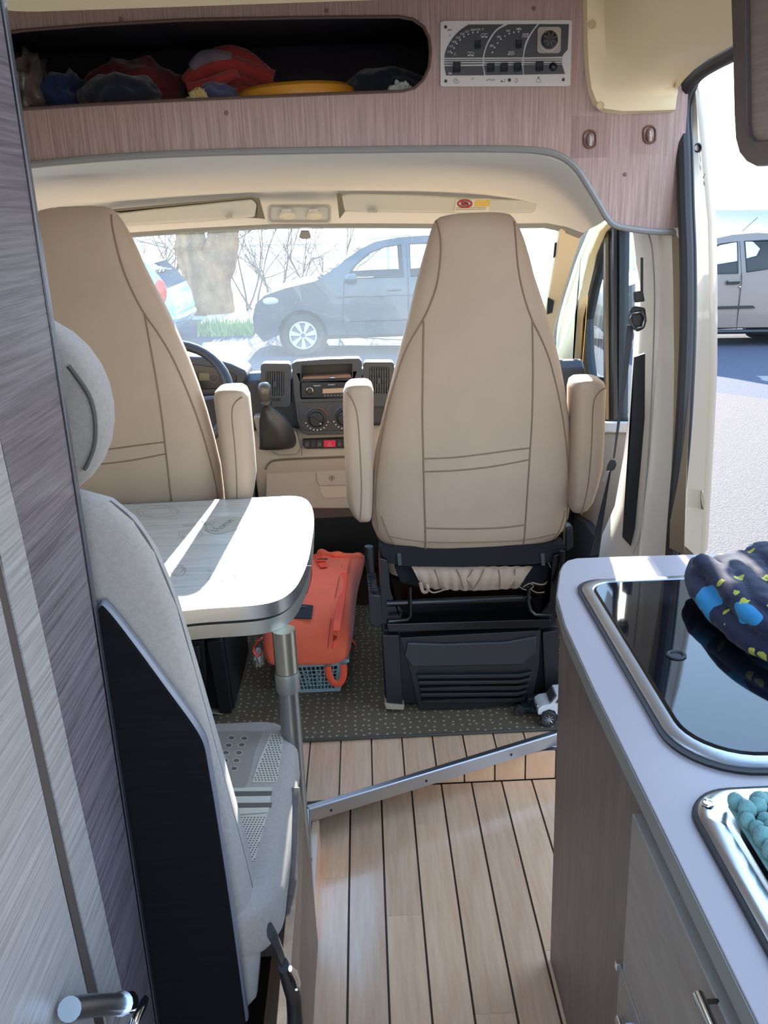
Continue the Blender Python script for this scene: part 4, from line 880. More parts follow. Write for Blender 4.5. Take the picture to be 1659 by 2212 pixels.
# ================================================================ TABLE
TZ = .80
tb = thing('dinette_table', 'grey wood-look dinette table with rounded aluminium edge and a single leg', 'table', (-.6, 2.1, .12))
near = [(300, 1334), (420, 1318), (520, 1311), (560, 1307), (590, 1301), (615, 1290), (638, 1270), (655, 1240), (667, 1205), (674, 1165), (678, 1125), (674, 1098), (664, 1082), (648, 1074), (625, 1072)]
out = ats(near, Z=TZ); out = [Vector((-1.13, out[0].y+.06, TZ))]+out+[Vector((-.80, out[-1].y-.01, TZ)), Vector((-1.13, out[-1].y-.01, TZ))]
out = [out[0]]+catmull(out[1:-2], 4)+out[-2:]
def sc(p, k):
    c = Vector((-.65, 1.95, TZ)); return c+(p-c)*k
M_tabletop = wood('grey_board_print', '#b3b3ae', '#d2d1cb', (6, 90, 10), .33, 1, .05)
top = obj('tabletop', prism(BM(), [sc(p, .994) for p in out], (0, 0, -.026)), M_tabletop, tb, bevel=.003)
rr = [[p+Vector((0, 0, z)) for p in out] for z in (.0008, -.0275)]
obj('edge_band', loft(BM(), [[sc(p, .992)+Vector((0, 0, .0008)) for p in out]]+rr+[[sc(p, .992)+Vector((0, 0, -.0275)) for p in out]], cap=False), M_alu, tb)
out2 = [p+Vector((-.004, .002, -.034)) for p in out]
obj('lower_leaf', prism(BM(), out2, (0, 0, -.028)), mat('leaf_edge_alu', '#aaa79e', .4, .8), tb, bevel=.003, seg=3)
_l = at(614, 1350, Z=TZ-.062); lx, ly = _l.x, _l.y-.02
leg = thing  # noqa
lg = obj('leg', cyl(BM(), (lx, ly, TZ-.062), (lx, ly, at(618, 1478, Y=ly).z+.03), .0225, 24), mat('leg_champagne_metal', '#c2bba9', .25, .9), tb)
obj('leg_joint', lathe(BM(), [(.0235, 0), (.0245, .003), (.0245, .036), (.0235, .040), (.021, .0405), (.021, .046)], (lx, ly, at(618, 1478, Y=ly).z-.012), (0, 0, 1), 24), mat('leg_joint_grey', '#8d8b84', .4, .6), lg)
obj('lower_tube', cyl(BM(), (lx, ly, at(618, 1478, Y=ly).z), (lx, ly, .02), .0208, 24), mat('leg_grey_metal', '#9a9a96', .3, .9), lg)
# printed decoration on the board (flat print, hair-thin)
Mink = mat('table_ink', '#86837b', .5); Mink2 = mat('table_ink_green', '#7d8276', .5); Mheart = mat('table_heart', '#b4b3a5', .5)
def tl(pts, r=.0006, m=Mink, closed=False, k=4, nm='print_line'):
    p = ats(pts, Z=TZ+.0010); 
    return obj(nm, tube(BM(), catmull(p, k, closed) if k else p, r, 4, closed=closed, sq=(1, .3)), m, top)
for y0, y1 in ((1135, 1126), (1180, 1173), (1228, 1222)): tl([(330, y0), (500, (y0+y1)/2), (672, y1)], .0004, k=0)
hp_ = [(442, 1142), (448, 1128), (470, 1118), (505, 1116), (540, 1122), (520, 1138), (490, 1150), (460, 1152)]
obj('heart_print', prism(BM(), catmull(ats(hp_, Z=TZ+.0008), 4, True), (0, 0, .0003)), Mheart, top, smooth=False)
tl([(395, 1136), (430, 1134), (452, 1133)], .0011, Mink2); tl([(432, 1136), (446, 1128), (462, 1140), (450, 1146), (444, 1134)], .0012, Mink2); tl([(436, 1124), (450, 1134), (468, 1126)], .0012, Mink2)
q = at(482, 1135, Z=TZ+.0012); text('Home', .034, q, Matrix.Rotation(1.25, 3, 'Z'), Mink, top)
for c, rx, ry in (((412, 1154), 26, 10), ((340, 1105), 45, 13), ((505, 1248), 26, 16), ((385, 1232), 16, 12)):
    tl([(c[0]+rx*math.cos(t*PI/6), c[1]+ry*math.sin(t*PI/6)) for t in range(12)], closed=True, k=2)
    tl([(c[0]+rx*.7*math.cos(t*PI/3+.4), c[1]+ry*.6*math.sin(t*PI/3)) for t in range(6)], .0005, closed=True)
rr_ = random.Random(5)
for i in range(16):
    t = rr_.uniform(0, 2*PI); tl([(505+20*math.cos(t), 1248+11*math.sin(t)), (505+12*math.cos(t+.7), 1248+8*math.sin(t+.7)), (505+6*math.cos(t+1.5), 1248+4*math.sin(t+1.6))], .0005)
tl([(512, 1228), (530, 1236), (556, 1242)]); tl([(556, 1242), (548, 1262), (528, 1266)])
tl([(470, 1226), (590, 1216), (586, 1275), (455, 1284)], .0005, closed=True, k=0)
for i in range(26): 
    x = 448+rr_.uniform(0, 20); y = 1230+i*2.1; tl([(x, y), (x+2, y+1)], .0007, k=0)
for i in range(4): tl([(535+i*5-1, 1158), (521+i*5, 1215)], .0005, k=0)
for i in range(22): tl([(543-i*.8, 1150+i*3), (545-i*.8, 1151+i*3)], .0006, k=0)
tl([(570, 1100), (590, 1092), (615, 1096), (600, 1104), (572, 1102)], .0005)

# ================================================================ BENCH (dinette seat with back panel, cushions, headrest)
XB, YBK = -.36, 1.07
bn = thing('dinette_bench', 'grey woven dinette bench with headrest and shadow-dark wooden back panel', 'bench', (-.65, 1.3, 0))
bp2 = ats([(209, 1322), (216, 1311), (226, 1318), (250, 1346), (300, 1412), (360, 1494), (405, 1555), (428, 1590), (440, 1618), (448, 1660), (470, 1790), (500, 1990), (530, 2212)], Y=YBK)
lowr = Vector((bp2[-1].x+.008, YBK, 0)); 
bp2 = [Vector((-1.12, YBK, 1.0)), Vector((XB-.004, YBK, 1.0))]+bp2+[lowr, Vector((-1.12, YBK, 0))]
obj('back_panel', prism(BM(), bp2, (0, .022, 0)), M_shaded_wood, bn, bevel=.002)
edge = [p+Vector((.001, .012, .001)) for p in catmull(bp2[2:-2], 4)]
obj('panel_edge', tube(BM(), edge, .0095, 8, sq=(1.0, .35)), mat('panel_edge_grey', '#6f6f76', .3), bn)
# base with aisle-side panel
obj('base_panel', pz([(-.156, .96, 0), (-.156, 1.555, 0), (-.156, 1.53, .20), (-.156, 1.48, .36), (-.156, 1.43, .485), (-.156, 1.40, .475), (-.156, 1.28, .40), (-.156, .96, .37)], (-.016, 0, 0)), wood('bench_laminate', '#4f443d', '#665950', (30, 30, 5), .35), bn, bevel=.002)
obj('base_front', bx((-1.12, 1.52, .0), (-.19, 1.54, .36)), M_kit, bn)
# seat cushion
def cushion(name, x0, x1, y0, y1, z0, z1, r, n=5, m=M_grpfab, par=bn, rz=.035):
    rings = []
    for k in range(2*n+2):
        if k <= n: a = PI/2*k/n; ins = rz*(1-math.sin(a)); z = z0+rz*(1-math.cos(a))
        else: a = PI/2*(k-n-1)/n; ins = rz*(1-math.cos(a)); z = z1-rz*(1-math.sin(a))
        rings.append([(x, y, z) for x, y in rrect(x0+ins, y0+ins, x1-ins, y1-ins, max(.012, r-ins), 6)])
    return obj(name, loft(BM(), rings), m, par, angle=80)
cu_ = cushion('seat_cushion', -1.10, -.168, 1.10, 1.655, .385, .505, .085)
# woven pattern on the cushion: dark ovals, stripe band, mesh fields (flat print)
Mdk = mat('weave_dark', '#5f5952', .95); Mmid = mat('weave_light', '#bdb5a6', .95); Mbr = mat('weave_brown', '#8f857a', .95)
ZC = .5056
def flat(name, pts, m, dz=0, par=None): return obj(name, prism(BM(), ats(pts, Z=ZC+dz), (0, 0, .0004)), m, par or cu_, smooth=False)
f1 = flat('woven_field', [(455, 1580), (568, 1580), (552, 1620), (535, 1690), (528, 1702), (455, 1702)], Mbr)
for (x, y) in [(500, 1594), (528, 1595), (494, 1610), (522, 1609), (488, 1626), (516, 1626), (486, 1643), (511, 1643), (480, 1659), (506, 1660)]:
    c = [(x+8*math.cos(t*PI/8), y+5*math.sin(t*PI/8)) for t in range(16)]; c2 = [(x+6.6*math.cos(t*PI/8), y+3.8*math.sin(t*PI/8)) for t in range(16)]
    d = flat('woven_oval', c, Mmid, .0004, f1); obj('woven_oval', prism(BM(), ats(c2, Z=ZC+.0008), (0, 0, .0004)), Mdk, d, smooth=False)
st = flat('woven_stripe', [(470, 1703), (588, 1700), (580, 1755), (470, 1762)], Mmid)
for y in (1710, 1735): obj('woven_stripe', prism(BM(), ats([(470, y), (588, y-1), (586, y+9), (470, y+11)], Z=ZC+.0004), (0, 0, .0004)), Mdk, st, smooth=False)
md = BM()
def meshdots(x0, y0, x1, y1, lft, rgt):
    r = 0; y = y0
    while y < y1:
        t = (y-y0)/(y1-y0); a = lft[0]+(lft[1]-lft[0])*t; b = rgt[0]+(rgt[1]-rgt[0])*t; x = a+(3.5 if r % 2 else 0)
        while x < b:
            prism(md, ats([(x-2.4, y), (x, y-1.6), (x+2.4, y), (x, y+1.6)], Z=ZC+.0006), (0, 0, .0003)); x += 7
        y += 5; r += 1
flat('woven_field', [(585, 1584), (612, 1590), (606, 1640), (598, 1690), (545, 1690), (560, 1640)], Mmid, .0002)
meshdots(0, 1590, 0, 1688, (588, 548), (610, 598))
flat('woven_field', [(500, 1764), (578, 1758), (566, 1800), (548, 1866), (500, 1872)], Mmid, .0002)
meshdots(0, 1766, 0, 1862, (508, 530), (575, 549))
tag(obj('mesh_print', md, Mdk, cu_, smooth=False), kind='stuff')
# backrest, leaning back towards the aisle panel
br = []
prof = [(.30, 1.10, 1.13, -.235), (.32, 1.095, 1.16, -.215), (.40, 1.092, 1.205, -.204), (.46, 1.092, 1.222, -.206), (.55, 1.092, 1.226, -.215), (.75, 1.092, 1.20, -.238), (.90, 1.092, 1.178, -.256), (1.0, 1.092, 1.168, -.270), (1.08, 1.092, 1.162, -.290), (1.125, 1.095, 1.158, -.312), (1.152, 1.10, 1.154, -.338), (1.166, 1.112, 1.146, -.375)]
for z, y0, y1, xr in prof:
    cx, hw = (-1.08+xr)/2, (xr+1.08)/2; cy, hh = (y0+y1)/2, (y1-y0)/2
    br.append([(cx+hw*math.copysign(abs(math.cos(t))**.28, math.cos(t)), cy+hh*math.copysign(abs(math.sin(t))**.5, math.sin(t)), z) for t in [2*PI*i/40 for i in range(40)]])
bkr = obj('backrest', loft(BM(), br), M_grpfab, bn, angle=80)
pth = []
for z, y0, y1, xr in prof[1:-1]:
    pth.append((xr-.003, y0+(y1-y0)*.42, z))
obj('seam', tube(BM(), catmull(pth, 4), .0028, 6), M_grpdark, bkr)
pth = [(x, 1.11, 1.166+.002) for x in (-.9, -.7, -.5, -.4)]+[(-.356, 1.13, 1.158)]
# headrest pad
hr = []
for k in range(9):
    a = -PI/2+PI*k/8; z = 1.262+.142*math.sin(a); q = max(.12, math.cos(a))**.45
    hr.append([(-.605+(.262*q)*math.copysign(abs(math.cos(t))**.45, math.cos(t)), 1.195+.02*math.cos(a)+.052*q*math.copysign(abs(math.sin(t))**.6, math.sin(t)), z) for t in [2*PI*i/36 for i in range(36)]])
hd = obj('headrest', loft(BM(), hr), M_grpfab, bn, sub=1, angle=80)
obj('seam', tube(BM(), catmull(ats([(148, 790), (190, 850), (205, 905), (204, 960), (190, 1000), (182, 1015)], Y=1.175), 4), .003, 6), M_grpdark, hd)
for x in (-.75, -.5): obj('headrest_post', cyl(BM(), (x, 1.19, 1.10), (x, 1.19, 1.2), .008, 10), M_chrome, bn)
# buckle on the aisle side of the bench
bu = thing('belt_buckle', 'black seat belt buckle hanging down the aisle side of the bench', 'buckle', (-.15, 1.12, .2))
st_ = ats([(583, 2010), (594, 2030), (606, 2060), (614, 2090)], X=-.142)
obj('strap', tube(BM(), catmull(st_, 4), .010, 8, sq=(.4, 1)), mat('buckle_strap', '#1a1a1c', .7), bu)
obj('buckle_body', tube(BM(), ats([(612, 2085), (622, 2110), (634, 2150), (640, 2240), (642, 2330)], X=-.140), [.010, .0145, .0155, .016, .014], 12, sq=(.7, 1)), M_black, bu, angle=60)
obj('metal_tongue', tube(BM(), ats([(627, 2092), (636, 2106), (641, 2125), (641, 2140)], X=-.128), [.004, .008, .009, .006], 10, sq=(.6, 1)), M_chrome, bu)
# ================================================================ WARDROBE (left)
wr_ = thing('wardrobe', 'tall dark wardrobe with grey door and metal edge at the left', 'wardrobe', (-.7, .6, 0))
ed0 = at(14, 0, X=XB); ed1 = at(230, 1320, X=XB)
YW = YBK-.002
obj('side_panel', bx((XB-.02, -.3, 0), (XB, YW-.012, 1.915)), M_ward, wr_, bevel=.001)
obj('carcass', bx((-1.14, -.3, 0), (XB-.02, YW-.012, 1.915)), M_shaded_wood, wr_, smooth=False)
obj('edge_profile', bx((XB-.022, YW-.012, .0), (XB+.002, YW, 1.915)), mat('edge_alu_dark', '#6f7178', .3, .8), wr_, bevel=.002)
obj('edge_gap', bx((XB-.002, YW-.0165, .0), (XB+.0008, YW-.012, 1.915)), M_blackm, wr_, smooth=False)
wd_ = []
stripR = [(-30, 810), (11, 1000), (75, 1280), (140, 1580), (205, 1870), (268, 2161), (300, 2300)]
stripL = [(-90, 810), (-42, 1000), (14, 1260), (90, 1590), (165, 1930), (215, 2150), (250, 2300)]
gapL = [(-110, 810), (-62, 1000), (0, 1290), (72, 1620), (140, 1930), (190, 2150), (225, 2300)]
XD2 = XB+.004
ds_ = obj('door_frame_strip', prism(BM(), ats(stripR, X=XD2)+ats(stripL, X=XD2)[::-1], (-.006, 0, 0)), M_wardlight, wr_, bevel=.001)
obj('door_gap', prism(BM(), ats(stripL, X=XB+.002)+ats(gapL, X=XB+.002)[::-1], (-.004, 0, 0)), mat('door_gap_brown', '#4d413b', .6), wr_, smooth=False)
gl_ = ats(gapL, X=XD2+.004)
dr_ = obj('door', prism(BM(), gl_+[Vector((XD2+.004, -.25, gl_[-1].z)), Vector((XD2+.004, -.25, gl_[0].z))], (-.008, 0, 0)), M_wardlight, wr_, bevel=.001)
hb = at(232, 2188, X=-.345)
hh = obj('handle', tube(BM(), ats([(150, 2180), (200, 2172), (262, 2168)], X=-.335), .0125, 14), mat('handle_satin', '#b6b8ba', .3, 1), dr_)
obj('handle_plate', tube(BM(), ats([(262, 2168), (275, 2166)], X=-.333), .0145, 14), M_chrome, hh)
obj('handle_grip', tube(BM(), ats([(282, 2230), (290, 2200), (305, 2172), (313, 2158)], X=-.325), [.008, .008, .0075, .005], 12), M_chrome, hh)

# ================================================================ KITCHEN
KZ = .83
kc = thing('kitchen_cabinet', 'brown kitchen base cabinet with grey drawer fronts at the right', 'cabinet', (.6, .7, 0))
cb = BM()
for lo, hi in (((.333, -.3, 0), (.349, 1.475, .795)), ((.349, 1.457, 0), (.86, 1.475, .795)), ((.844, -.3, 0), (.86, 1.457, .795)), ((.349, -.3, .05), (.844, 1.457, .066))): box(cb, lo, hi)
obj('carcass', cb, M_kit, kc, bevel=.002)
obj('top_rail', bx((.3285, -.3, .762), (.334, .948, .797)), mat('rail_brown', '#5f5347', .45), kc, smooth=False)
obj('edge_strip', bx((.3285, 1.16, .774), (.3345, 1.478, .797)), M_alu, kc, bevel=.0008)
def front(name, y0, y1, z0, z1, m, par=kc): return obj(name, bx((.314, y0, z0), (.333, y1, z1)), m, par, bevel=.002)
f1_ = front('drawer', .30, .952, .508, .762, M_kit2); f2_ = front('door', .30, .966, .03, .502, M_kit2)
def bar(y0, y1, z, par, x=.300):
    h = obj('handle', tube(BM(), [(x, y0, z), (x, y1, z)], .0065, 12), M_chrome, par)
    for y in (y0+.01, y1-.01): obj('handle_foot', cyl(BM(), (x, y, z), (.316, y, z), .0045, 10), M_chrome, h)
q = at(1508, 2150, X=.300); bar(q.y-.16, q.y, q.z, f1_)
q = at(1336, 2086, X=.312); obj('hinge_tab', bx((.308, q.y-.004, q.z-.006), (.335, q.y+.004, q.z+.006)), M_chrome, kc, bevel=.001)
q = at(1341, 2200, X=.306); bar(q.y-.12, q.y, q.z, f2_, .304)
# worktop with hob and sink openings
wt_ = thing('worktop', 'pale grey laminate worktop with rounded corner by the sliding door', 'worktop', (.6, .7, KZ))
wo = [(.312, -.3), (.312, 1.15), (.316, 1.36), (.327, 1.48)]+[tuple(at(a, b_, Z=KZ))[:2] for a, b_ in ((1210, 1232), (1217, 1218), (1228, 1209), (1246, 1204.5))]+[(.46, 1.655), (.866, 1.64), (.866, -.3)]
hobo = [(x, y) for x, y in rrect(.375, .938, .86, 1.52, [.085, .03, .03, .05], 7)]
snko = [(x, y) for x, y in rrect(.365, .30, .86, .875, [.05, .03, .03, .05], 7)]
obj('top', holed(BM(), [(x, y, KZ-.001) for x, y in wo], [[(x, y, KZ-.001) for x, y in hobo], [(x, y, KZ-.001) for x, y in snko]], (0, 0, -.03)), M_top, wt_, bevel=.0015)
eb = [Vector((x, y, KZ-.016)) for x, y in wo[:10]]
rws = [[(x-.0015 if i < 8 else x, y+(.0015 if i > 5 else 0), KZ-.003) for i, (x, y) in enumerate(wo[:10])], [(x-.0015 if i < 8 else x, y+(.0015 if i > 5 else 0), KZ-.030) for i, (x, y) in enumerate(wo[:10])]]
obj('edge_band', grid(BM(), rws, .001), M_edge, wt_)
# hob with glass lid
hb_ = thing('hob', 'built-in hob under a dark glass lid with silver rim', 'hob', (.6, 1.2, KZ))
def rloop(x0, y0, x1, y1, r, z): return [(x, y, z) for x, y in rrect(x0, y0, x1, y1, r, 9)]
R1 = [.10, .03, .03, .05]
obj('rim_gasket', loft(BM(), [rloop(.368, .925, .858, 1.532, R1, KZ-.004), rloop(.366, .923, .860, 1.534, R1, KZ+.004), rloop(.374, .931, .852, 1.526, R1, KZ+.0045), rloop(.374, .931, .852, 1.526, R1, KZ-.004)], cap=False), M_rubber, hb_)
obj('rim', loft(BM(), [rloop(.372, .930, .855, 1.528, R1, KZ), rloop(.373, .931, .854, 1.527, R1, KZ+.006), rloop(.377, .935, .850, 1.523, [.096, .03, .03, .048], KZ+.0085), rloop(.390, .951, .838, 1.510, [.088, .03, .03, .040], KZ+.009), rloop(.393, .955, .835, 1.507, [.086, .03, .03, .038], KZ+.006), rloop(.393, .955, .835, 1.507, [.086, .03, .03, .038], KZ)], cap=False), M_alu, hb_)
gls = mat('lid_glass', '#0a0d14', .04, spec=.6, coat=0)
obj('lid_gasket', loft(BM(), [rloop(.392, .954, .836, 1.508, [.087, .03, .03, .039], KZ+.0072), rloop(.397, .959, .831, 1.503, [.083, .03, .03, .036], KZ+.0095)], cap=False), M_blackm, hb_)
lp = obj('glass_lid', prism(BM(), rloop(.396, .958, .832, 1.504, [.084, .03, .03, .036], KZ+.003), (0, 0, .0065)), gls, hb_, bevel=.0008)
q = at(1461, 1414, Z=KZ+.011)
obj('vent_ring', lathe(BM(), [(.0150, 0), (.0150, .0015), (.0125, .003), (.0098, .0022), (.0092, -.0003), (.001, -.0002)], (q.x, q.y, KZ+.0098), (0, 0, 1), 28), M_rubber, lp)
# sink with teal chenille mat
sk = thing('sink', 'stainless steel kitchen sink with raised rim in the near worktop', 'sink', (.6, .6, KZ))
R2 = [.06, .03, .03, .055]
obj('basin', loft(BM(), [rloop(.353, .292, .862, .892, R2, KZ), rloop(.354, .293, .861, .891, R2, KZ+.007), rloop(.359, .299, .855, .886, R2, KZ+.0095), rloop(.379, .327, .83, .866, [.05, .03, .03, .045], KZ+.0085), rloop(.383, .332, .826, .862, [.048, .03, .03, .042], KZ+.003), rloop(.40, .355, .80, .842, [.05, .03, .03, .045], KZ-.003), rloop(.43, .365, .79, .815, [.05, .03, .03, .045], KZ-.004)]), M_steel, sk, angle=50)
obj('sink_seal', tube(BM(), rloop(.353, .291, .862, .893, R2, KZ+.002), .0045, 8, closed=True), M_rubber, sk)
q = at(1529, 1735, Z=KZ+.0105)
obj('screw', lathe(BM(), [(.0075, 0), (.0072, .0012), (.005, .0016), (.0045, .0006), (.002, .0005)], (q.x, q.y, KZ+.0105), (0, 0, 1), 16), M_chrome, sk)
cm = thing('chenille_mat', 'teal nubbly chenille mat lying over the sink', 'mat', (.62, .62, KZ))
Mteal = mat('teal_chenille', '#6f9c97', .95, bump=.7, bscale=500, var=.12, vscale=80, sheen=.3)
mo = [at(a, b_, Z=KZ+.010) for a, b_ in ((1583, 1752), (1578, 1772), (1582, 1800))]
c0 = at(1580, 1770, Z=KZ+.012)
mx0, my1 = .390, .852
tp_ = obj('mat_backing', bx((mx0, .36, KZ+.0115), (.80, my1, KZ+.0155)), Mteal, cm, bevel=.002)
nb_proto = None
for i in range(11):
    for j in range(24):
        x = mx0+.008+i*.0165+rng.uniform(-.002, .002)+(.003 if j % 2 else 0); y = my1-.008-j*.0165+rng.uniform(-.002, .002)
        if nb_proto is None:
            bm = BM(); bmesh.ops.create_icosphere(bm, subdivisions=2, radius=1)
            for v in bm.verts: v.co = Vector((v.co.x*.0092, v.co.y*.0092, v.co.z*.011+.011))*(1+.10*noise.noise(v.co*4))
            nb_proto = obj('nub', bm, Mteal, tp_, angle=80); nb_proto.data.transform(Matrix.Translation(worldloc(tp_))); o = nb_proto
        else: o = nb_proto.copy(); C.objects.link(o)
        o.location = Vector((x, y, KZ+.014))-worldloc(tp_)+Vector((0, 0, 0)); o.rotation_euler = (rng.uniform(-.25, .25), rng.uniform(-.25, .25), rng.uniform(0, 6)); o.scale = [rng.uniform(.9, 1.15)]*3
# fleece cloth with printed figures, crumpled on the glass lid
fc = thing('fleece_cloth', 'navy fleece garment with blue and yellow printed shapes, crumpled on the glass lid', 'garment', (.68, 1.33, KZ+.011))
mf = bpy.data.materials.new('printed_navy_fleece'); mf.use_nodes = True; n = mf.node_tree.nodes; l = mf.node_tree.links; b = n['Principled BSDF']
b.inputs['Roughness'].default_value = .95; b.inputs['Sheen Weight'].default_value = .1
t = n.new('ShaderNodeTexCoord')
def patch(scale, th, off, rand=1.0, st=(1, 1, 1)):
    mp = n.new('ShaderNodeMapping'); mp.inputs['Location'].default_value = off; mp.inputs['Scale'].default_value = st; l.new(t.outputs['Object'], mp.inputs[0])
    nz = n.new('ShaderNodeTexNoise'); nz.inputs['Scale'].default_value = scale*1.5; l.new(mp.outputs[0], nz.inputs['Vector'])
    mxv = n.new('ShaderNodeMix'); mxv.data_type = 'VECTOR'; mxv.inputs[0].default_value = .03; l.new(mp.outputs[0], mxv.inputs[4]); l.new(nz.outputs['Color'], mxv.inputs[5])
    vo = n.new('ShaderNodeTexVoronoi'); vo.inputs['Scale'].default_value = scale; vo.inputs['Randomness'].default_value = rand; l.new(mxv.outputs[1], vo.inputs['Vector'])
    q = n.new('ShaderNodeMath'); q.operation = 'LESS_THAN'; q.inputs[1].default_value = th; l.new(vo.outputs['Distance'], q.inputs[0]); return q
def mixc(f, a, c):
    m_ = n.new('ShaderNodeMix'); m_.data_type = 'RGBA'; l.new(f.outputs[0], m_.inputs[0]); m_.inputs[7].default_value = srgb(c)
    if isinstance(a, str): m_.inputs[6].default_value = srgb(a)
    else: l.new(a.outputs[2], m_.inputs[6])
    return m_
a = mixc(patch(11, .30, (.1, .2, 0), st=(1, .7, 1)), '#0b0f30', '#2480b0'); a = mixc(patch(24, .22, (.5, .1, .3)), a, '#a9a53a'); a = mixc(patch(17, .13, (.9, .6, .2)), a, '#8fa3b0')
l.new(a.outputs[2], b.inputs['Base Color'])
nb = n.new('ShaderNodeTexNoise'); nb.inputs['Scale'].default_value = 600; bpn = n.new('ShaderNodeBump'); bpn.inputs['Strength'].default_value = .5; bpn.inputs['Distance'].default_value = .002
l.new(t.outputs['Object'], nb.inputs['Vector']); l.new(nb.outputs[0], bpn.inputs['Height']); l.new(bpn.outputs[0], b.inputs['Normal'])
ZG = KZ+.010
fb = BM()
def roll(pts, r, sq=(1, .8)):
    p = catmull(pts, 7); k = len(p)
    tube(fb, p, [r*(.72+.34*math.sin(PI*min(1, .1+.9*i/k))) for i in range(k)], 14, sq=sq)
F_ = lambda x, y, z: tuple(at(x, y, Z=ZG+z))
roll([F_(1508, 1218, .040), F_(1504, 1250, .034), F_(1525, 1290, .030), F_(1570, 1340, .024), F_(1620, 1385, .022), F_(1700, 1425, .024)], .021)
roll([F_(1512, 1212, .062), F_(1545, 1235, .060), F_(1590, 1285, .058), F_(1640, 1340, .050), F_(1710, 1390, .045)], .022)
roll([F_(1545, 1218, .045), F_(1580, 1222, .052), F_(1612, 1262, .060), F_(1655, 1310, .062), F_(1720, 1350, .06)], .023)
roll([F_(1588, 1216, .050), F_(1612, 1212, .058), F_(1645, 1248, .066), F_(1700, 1300, .066)], .022)
roll([F_(1622, 1205, .055), F_(1642, 1198, .066), F_(1680, 1222, .074), F_(1730, 1250, .075)], .026)
roll([F_(1545, 1300, .020), F_(1610, 1335, .026), F_(1700, 1360, .028)], .026)
roll([F_(1560, 1250, .028), F_(1620, 1285, .034), F_(1700, 1310, .036)], .026)
for v in fb.verts:
    d = noise.fractal(v.co*30, 1, 2, 3)*.004; v.co += Vector((d, d*.7, d*.9)); v.co.z = max(v.co.z, ZG+.0006)
fo = obj('garment', fb, mf, fc, angle=80)
rm = fo.modifiers.new('remesh', 'REMESH'); rm.mode = 'VOXEL'; rm.voxel_size = .0028; rm.use_smooth_shade = True
sm = fo.modifiers.new('smooth', 'SMOOTH'); sm.iterations = 2; sm.factor = .5

# wall cabinet over the kitchen, upper right
wc_ = thing('wall_cabinet', 'brown wall cabinet with rounded dark door frame at the top right', 'cabinet', (.7, .9, 1.55))
obj('carcass', bx((.575, .2, 1.565), (.865, 1.30, 1.915)), M_kit, wc_, bevel=.004)
XW = .552
dl_ = ats([(1576, -60), (1578, 0), (1582, 120), (1585, 250), (1588, 300), (1596, 330), (1612, 350), (1632, 360)], X=XW)
dpl = dl_+[Vector((XW, dl_[-1].y-.4, dl_[-1].z-.006)), Vector((XW, dl_[-1].y-.4, dl_[0].z))]
il = ats([(1606, -60), (1608, 0), (1611, 180), (1612, 270), (1615, 292), (1624, 303), (1640, 304)], X=XW)
ipl = il+[Vector((XW, dl_[-1].y-.36, il[-1].z)), Vector((XW, dl_[-1].y-.36, il[0].z))]
M_frame = mat('cabinet_frame_brown', '#5d5150', .35, var=.05, vscale=30)
fr_ = obj('door', holed(BM(), dpl, [ipl], (.022, 0, 0)), M_frame, wc_, bevel=.003)
obj('door_insert', prism(BM(), [p+Vector((.008, 0, 0)) for p in ipl], (.01, 0, 0)), wood('cabinet_insert', '#8c7a72', '#a5938a', (30, 5, 150), .35), fr_, smooth=False)
ga = ats([(1600, -60), (1602, 200), (1604, 290)], X=XW-.0005)

# ================================================================ BASKET, BACKPACK, TOYS on the carpet
CZ = ST+.0085
bs = thing('plastic_basket', 'grey-blue plastic basket under the red backpack', 'basket', (-.2, 2.65, CZ))
Mbas = mat('blue_grey_plastic', '#9fb4b8', .45)
Y0b, Y1b = 2.40, 2.86
def brect(z):
    k = (z-CZ)/.115; return (-.262-.035*k, Y0b-.028*k, -.118+.028*k, Y1b+.03*k)
fl_b = brect(CZ)
obj('basket_floor', bx((fl_b[0], fl_b[1], CZ), (fl_b[2], fl_b[3], CZ+.004)), Mbas, bs)
def wallpt(side, s, z):
    x0, y0, x1, y1 = brect(z)
    return {0: Vector((x0+(x1-x0)*s, y0, z)), 1: Vector((x1, y0+(y1-y0)*s, z)), 2: Vector((x1-(x1-x0)*s, y1, z)), 3: Vector((x0, y1-(y1-y0)*s, z))}[side]
for side in range(4):
    n_ = 11 if side in (0, 2) else 26
    z0, z1 = CZ+.012, CZ+.098
    for i in range(n_+1):
        s = .13+.74*i/n_
        if side in (0, 1): obj('upright', tube(BM(), [wallpt(side, s, z0), wallpt(side, s, z1)], .0017, 4), Mbas, bs)
    if side in (0, 1):
        for k in range(1, 6):
            z = z0+(z1-z0)*k/6; obj('crossbar', tube(BM(), [wallpt(side, .13, z), wallpt(side, .87, z)], .0015, 4), Mbas, bs)
    if side == 0:
        for i in range(0, n_, 3):
            for k in (1, 3):
                a, b_ = .13+.74*i/n_, .13+.74*(i+1.5)/n_; za, zb2 = z0+(z1-z0)*k/6, z0+(z1-z0)*(k+2)/6
                obj('lattice_cross', tube(BM(), [wallpt(0, a, za), wallpt(0, b_, zb2)], .0014, 4), Mbas, bs); obj('lattice_cross', tube(BM(), [wallpt(0, b_, za), wallpt(0, a, zb2)], .0014, 4), Mbas, bs)
    for s0, s1, za, zb2 in ((0, .13, CZ, CZ+.115), (.87, 1, CZ, CZ+.115), (.13, .87, CZ, z0), (.13, .87, z1, CZ+.115)):
        p = [wallpt(side, s0, za), wallpt(side, s1, za), wallpt(side, s1, zb2), wallpt(side, s0, zb2)]
        nrm = (p[1]-p[0]).cross(p[2]-p[0]).normalized(); obj('basket_wall', prism(BM(), p, -nrm*.003), Mbas, bs, smooth=False)
